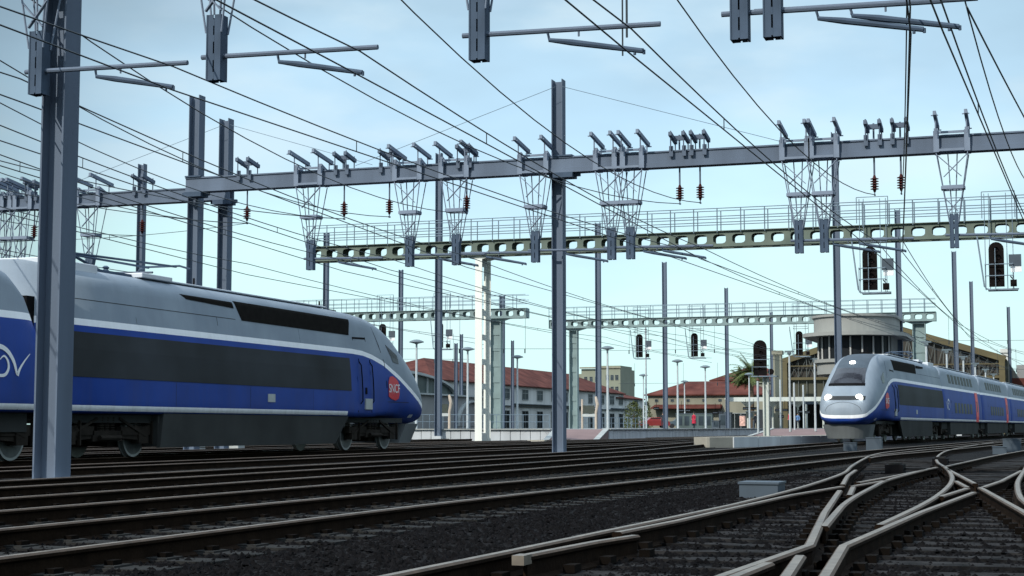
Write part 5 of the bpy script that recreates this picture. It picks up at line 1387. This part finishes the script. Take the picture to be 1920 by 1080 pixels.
mb.build('gable_frame', 'shed_y', sh)
mb = MB(); n = 26
for k in range(n + 1):
    x = XL + (XR - XL) * k / n; zt = ZE + (ZA - ZE) * (1 - abs(x - XA) / (XR - XA)) - .5
    mb.bar((x, YF - .05, 4.2), (x, YF - .05, zt), .07, .1)
for k in range(n):
    x = XL + (XR - XL) * k / n; x2 = XL + (XR - XL) * (k + 1) / n; zt = ZE + (ZA - ZE) * (1 - abs(x2 - XA) / (XR - XA)) - .6
    mb.bar((x, YF + .1, 7.1), (x2, YF + .1, zt), .06); 
    if k % 2: mb.bar((x, YF + .1, zt), (x2, YF + .1, 7.1), .06)
mb.build('lattice', 'shed_g', sh)
mb = MB(); mb.add([(XL, YF + .4, 7.1), (XR, YF + .4, 7.1), (XR, YF + .4, ZE - .3), (XA, YF + .4, ZA - .3), (XL, YF + .4, ZE - .3)], [(0, 1, 2, 3, 4)]); mb.build('gable_glazing', 'shed_b', sh)
box_part('cladding', 'shed_o', sh, (XL, XR, YF + .2, YF + .35, 4.2, 6.9))
box_part('lintel', 'box', sh, (XL, XR, YF - .1, YF + .2, 3.75, 4.2))
box_part('side_wall', 'shed_o', sh, (XL - .2, XL, YF + .5, YF + 95, 0, ZE - .3), (XR, XR + .2, YF + .5, YF + 95, 0, ZE - .3))
mb = MB()
for k in range(1, 9):
    x = XL + (XR - XL) * k / 9; mb.box(x - .12, x + .12, YF - .1, YF + .2, .3, 3.75)
mb.build('column', 'col_grey', sh)
box_part('back_wall', 'hall', sh, (XL, XR, YF + 18, YF + 18.3, 0, 7))
for k in range(4):
    yy = YF + 6 + k * 14; mb = MB(); mb.bar((XL, yy, ZE - .6), (XA, yy, ZA - .6), .12); mb.bar((XA, yy, ZA - .6), (XR, yy, ZE - .6), .12); mb.build('truss', 'shed_g', sh)
gp = empty('gate_pillar', (0, 0, 0), 0, 'beige masonry pillar at the left corner of the train shed', 'pillar', 'beige masonry pillars')
xq, yq = dep(1457, 198); mb = MB(); mb.box(xq - .5, xq + .5, yq, yq + 1, 0, 9.8); mb.build('shaft', 'wally', gp); mb = MB(); mb.box(xq - .65, xq + .65, yq - .15, yq + 1.15, 9.81, 10.3); mb.build('capital', 'wally', gp)
gp = empty('gate_pillar', (0, 0, 0), 0, 'beige masonry pillar at the right corner of the train shed', 'pillar', 'beige masonry pillars')
xq, yq = dep(1886, 206); mb = MB(); mb.box(xq - .55, xq + .55, yq, yq + 1, 0, 10.4); mb.build('shaft', 'wallg', gp); mb = MB(); mb.box(xq - .7, xq + .7, yq - .15, yq + 1.15, 10.41, 10.9); mb.build('capital', 'wallg', gp)
# right-hand side low building
rb_ = empty('side_building', (0, 0, 0), 0, 'dark building with a red roof strip at the right edge', 'building')
xq, yq = dep(1898, 215); box_part('wall', 'hall', rb_, (xq, xq + 16, yq, yq + 20, 0, 6.2)); box_part('roof', 'rooft', rb_, (xq - .4, xq + 16.4, yq - .4, yq + 20.4, 6.21, 7.4)); box_part('roof_unit', 'hall', rb_, (xq + .5, xq + 4.5, yq + 1, yq + 5, 7.41, 9.2))
for k in range(4): window_part(rb_, 'y', yq, xq + 1 + k * 3, xq + 2.4 + k * 3, 3.4, 5.0)

# ------------------------------------------------------------------ control tower
ct = empty('control_tower', (0, 0, 0), 0, 'rounded cream control tower with a window band above the train', 'building')
tx, ty = dep(1603, 118)
def stadium(r, L=6.5, n=20):
    pts = [(tx - r * math.cos(math.pi * k / n), ty - r * math.sin(math.pi * k / n)) for k in range(n + 1)]
    return pts + [(tx + r, ty + L), (tx - r, ty + L)]
mb = MB(); mb.prism(stadium(2.75), 4.7, 5.55); mb.prism(stadium(1.9, 6.4), 0, 4.69); mb.prism(stadium(2.95, 6.6), 5.551, 5.8); mb.build('lower_body', 'tower', ct)
mb = MB(); mb.prism(stadium(2.62, 6.4), 5.801, 7.45); mb.build('window_band', 'glass', ct)
st_ = stadium(2.68, 6.4)
for i, (x, y) in enumerate(st_[:21]):
    if i % 2 == 0: mb = MB(); mb.bar((x, y, 5.8), (x, y, 7.45), .11, .11); mb.build('mullion', 'tower_w', ct)
for k in range(1, 4): mb = MB(); mb.bar((tx + 2.68, ty + k * 1.3, 5.8), (tx + 2.68, ty + k * 1.3, 7.45), .10, .14); mb.build('mullion', 'tower_w', ct)
mb = MB(); mb.box(tx + 2.63, tx + 2.72, ty + 4.2, ty + 6.4, 5.8, 7.45); mb.build('wall_panel', 'tower', ct)
mb = MB(); mb.prism(stadium(3.75, 6.9), 7.452, 7.72); mb.build('canopy_brim', 'tower', ct)
mb = MB(); mb.prism(stadium(2.95, 6.5), 7.721, 8.85); mb.prism(stadium(3.1, 6.6), 8.851, 9.02); mb.build('parapet', 'tower', ct)
mb = MB(); mb.disc((tx + 2.97, ty + 5.2, 8.1), (1, 0, 0), .22, .08, 16); mb.build('round_vent', 'white', ct)

# ------------------------------------------------------------------ world, sun, camera
w = bpy.data.worlds.new('World'); sc.world = w; w.use_nodes = True
nt = w.node_tree; L = nt.links; bg = nt.nodes['Background']
SUN_AZ = 207   # degrees clockwise from +Y: where the sun stands
SUN_EL = 38
sky = N(nt, 'ShaderNodeTexSky', sky_type='NISHITA'); sky.sun_disc = False; sky.sun_elevation = R(SUN_EL); sky.sun_rotation = R(SUN_AZ)
sky.dust_density = 2.0; sky.air_density = 1.0; sky.ozone_density = 1.5
sm = N(nt, 'ShaderNodeVectorMath', operation='SCALE'); sm.inputs['Scale'].default_value = .05; L.new(sky.outputs[0], sm.inputs[0])
tc = N(nt, 'ShaderNodeTexCoord'); sp = N(nt, 'ShaderNodeSeparateXYZ'); L.new(tc.outputs['Generated'], sp.inputs[0])
# thin cloud veil, brighter and whiter toward the horizon
no = N(nt, 'ShaderNodeTexNoise'); no.inputs['Scale'].default_value = 4.5; no.inputs['Detail'].default_value = 4; no.inputs['Roughness'].default_value = .5
mp = N(nt, 'ShaderNodeMapping'); mp.inputs['Scale'].default_value = (1, 1, 2.6); mp.inputs['Location'].default_value = (.35, .1, .2); L.new(tc.outputs['Generated'], mp.inputs[0]); L.new(mp.outputs[0], no.inputs['Vector'])
cr = N(nt, 'ShaderNodeValToRGB'); el = cr.color_ramp.elements
stops = [(0, (.80, 1.14, 1.12)), (.07, (.80, 1.15, 1.15)), (.13, (.73, 1.06, 1.15)), (.175, (.64, .93, 1.13)), (.22, (.58, .85, 1.06)), (.28, (.49, .71, .88)), (.45, (.78, .95, 1.15)), (1, (.9, 1.12, 1.36))]
el[0].position = 0; el[0].color = (*stops[0][1], 1); el[1].position = 1; el[1].color = (*stops[-1][1], 1)
for p, c in stops[1:-1]: e = el.new(p); e.color = (*c, 1)
ad = N(nt, 'ShaderNodeMath', operation='MULTIPLY_ADD'); ad.inputs[1].default_value = .26; ad.inputs[2].default_value = -.135
L.new(no.outputs[0], ad.inputs[0]); ad2 = N(nt, 'ShaderNodeMath', operation='ADD', use_clamp=True); L.new(ad.outputs[0], ad2.inputs[0]); L.new(sp.outputs[2], ad2.inputs[1]); L.new(ad2.outputs[0], cr.inputs[0])
mx = N(nt, 'ShaderNodeMix', data_type='RGBA'); mx.inputs[0].default_value = .9
dt = N(nt, 'ShaderNodeVectorMath', operation='DOT_PRODUCT'); L.new(tc.outputs['Generated'], dt.inputs[0])
ga, ge = R(-15.5), R(5.5); dt.inputs[1].default_value = (math.sin(ga) * math.cos(ge), math.cos(ga) * math.cos(ge), math.sin(ge))
mr = N(nt, 'ShaderNodeMapRange', interpolation_type='SMOOTHSTEP'); mr.inputs['From Min'].default_value = math.cos(R(24)); mr.inputs['From Max'].default_value = math.cos(R(12)); mr.inputs['To Min'].default_value = .52; mr.inputs['To Max'].default_value = 1.02
L.new(dt.outputs['Value'], mr.inputs[0])
mh = N(nt, 'ShaderNodeMapRange', interpolation_type='SMOOTHSTEP'); mh.inputs['From Min'].default_value = .34; mh.inputs['From Max'].default_value = .6; mh.inputs['To Min'].default_value = 0; mh.inputs['To Max'].default_value = .75; L.new(sp.outputs[2], mh.inputs[0])
mm = N(nt, 'ShaderNodeMath', operation='ADD'); L.new(mr.outputs[0], mm.inputs[0]); L.new(mh.outputs[0], mm.inputs[1])
n5 = N(nt, 'ShaderNodeTexNoise'); n5.inputs['Scale'].default_value = 7; n5.inputs['Detail'].default_value = 5; n5.inputs['Roughness'].default_value = .5; L.new(mp.outputs[0], n5.inputs['Vector'])
r5 = N(nt, 'ShaderNodeMapRange', interpolation_type='SMOOTHSTEP'); r5.inputs['From Min'].default_value = .46; r5.inputs['From Max'].default_value = .70; r5.inputs['To Max'].default_value = .45; L.new(n5.outputs[0], r5.inputs[0])
cl_ = N(nt, 'ShaderNodeMix', data_type='RGBA'); L.new(r5.outputs[0], cl_.inputs[0]); L.new(cr.outputs[0], cl_.inputs[6]); cl_.inputs[7].default_value = (.86, 1.02, 1.08, 1)
ms = N(nt, 'ShaderNodeVectorMath', operation='SCALE'); L.new(cl_.outputs[2], ms.inputs[0]); L.new(mm.outputs[0], ms.inputs['Scale'])
L.new(sm.outputs[0], mx.inputs[6]); L.new(ms.outputs[0], mx.inputs[7]); L.new(mx.outputs[2], bg.inputs[0]); bg.inputs[1].default_value = 1.0

sd = bpy.data.lights.new('sun', 'SUN'); sd.energy = 3.7; sd.angle = R(.5); sd.color = (1, .95, .86)
so = bpy.data.objects.new('sun', sd); col.objects.link(so)
az = R(SUN_AZ); dv = Vector((math.sin(az) * math.cos(R(SUN_EL)), math.cos(az) * math.cos(R(SUN_EL)), math.sin(R(SUN_EL))))
so.rotation_euler = dv.to_track_quat('Z', 'Y').to_euler()

cd = bpy.data.cameras.new('camera'); cam = bpy.data.objects.new('camera', cd); col.objects.link(cam)
cd.sensor_width = 36; cd.lens = 36 * 3000 / 1920; cd.clip_end = 6000; cd.clip_start = .1
cam.location = (0, 0, CAMH)
cam.rotation_euler = (R(90) + math.atan(261 / 3000), 0, R(YAW))
sc.camera = cam
sc.view_settings.view_transform = 'Standard'; sc.view_settings.look = 'None'; sc.view_settings.exposure = 0
sc.render.resolution_x = 1024; sc.render.resolution_y = 576
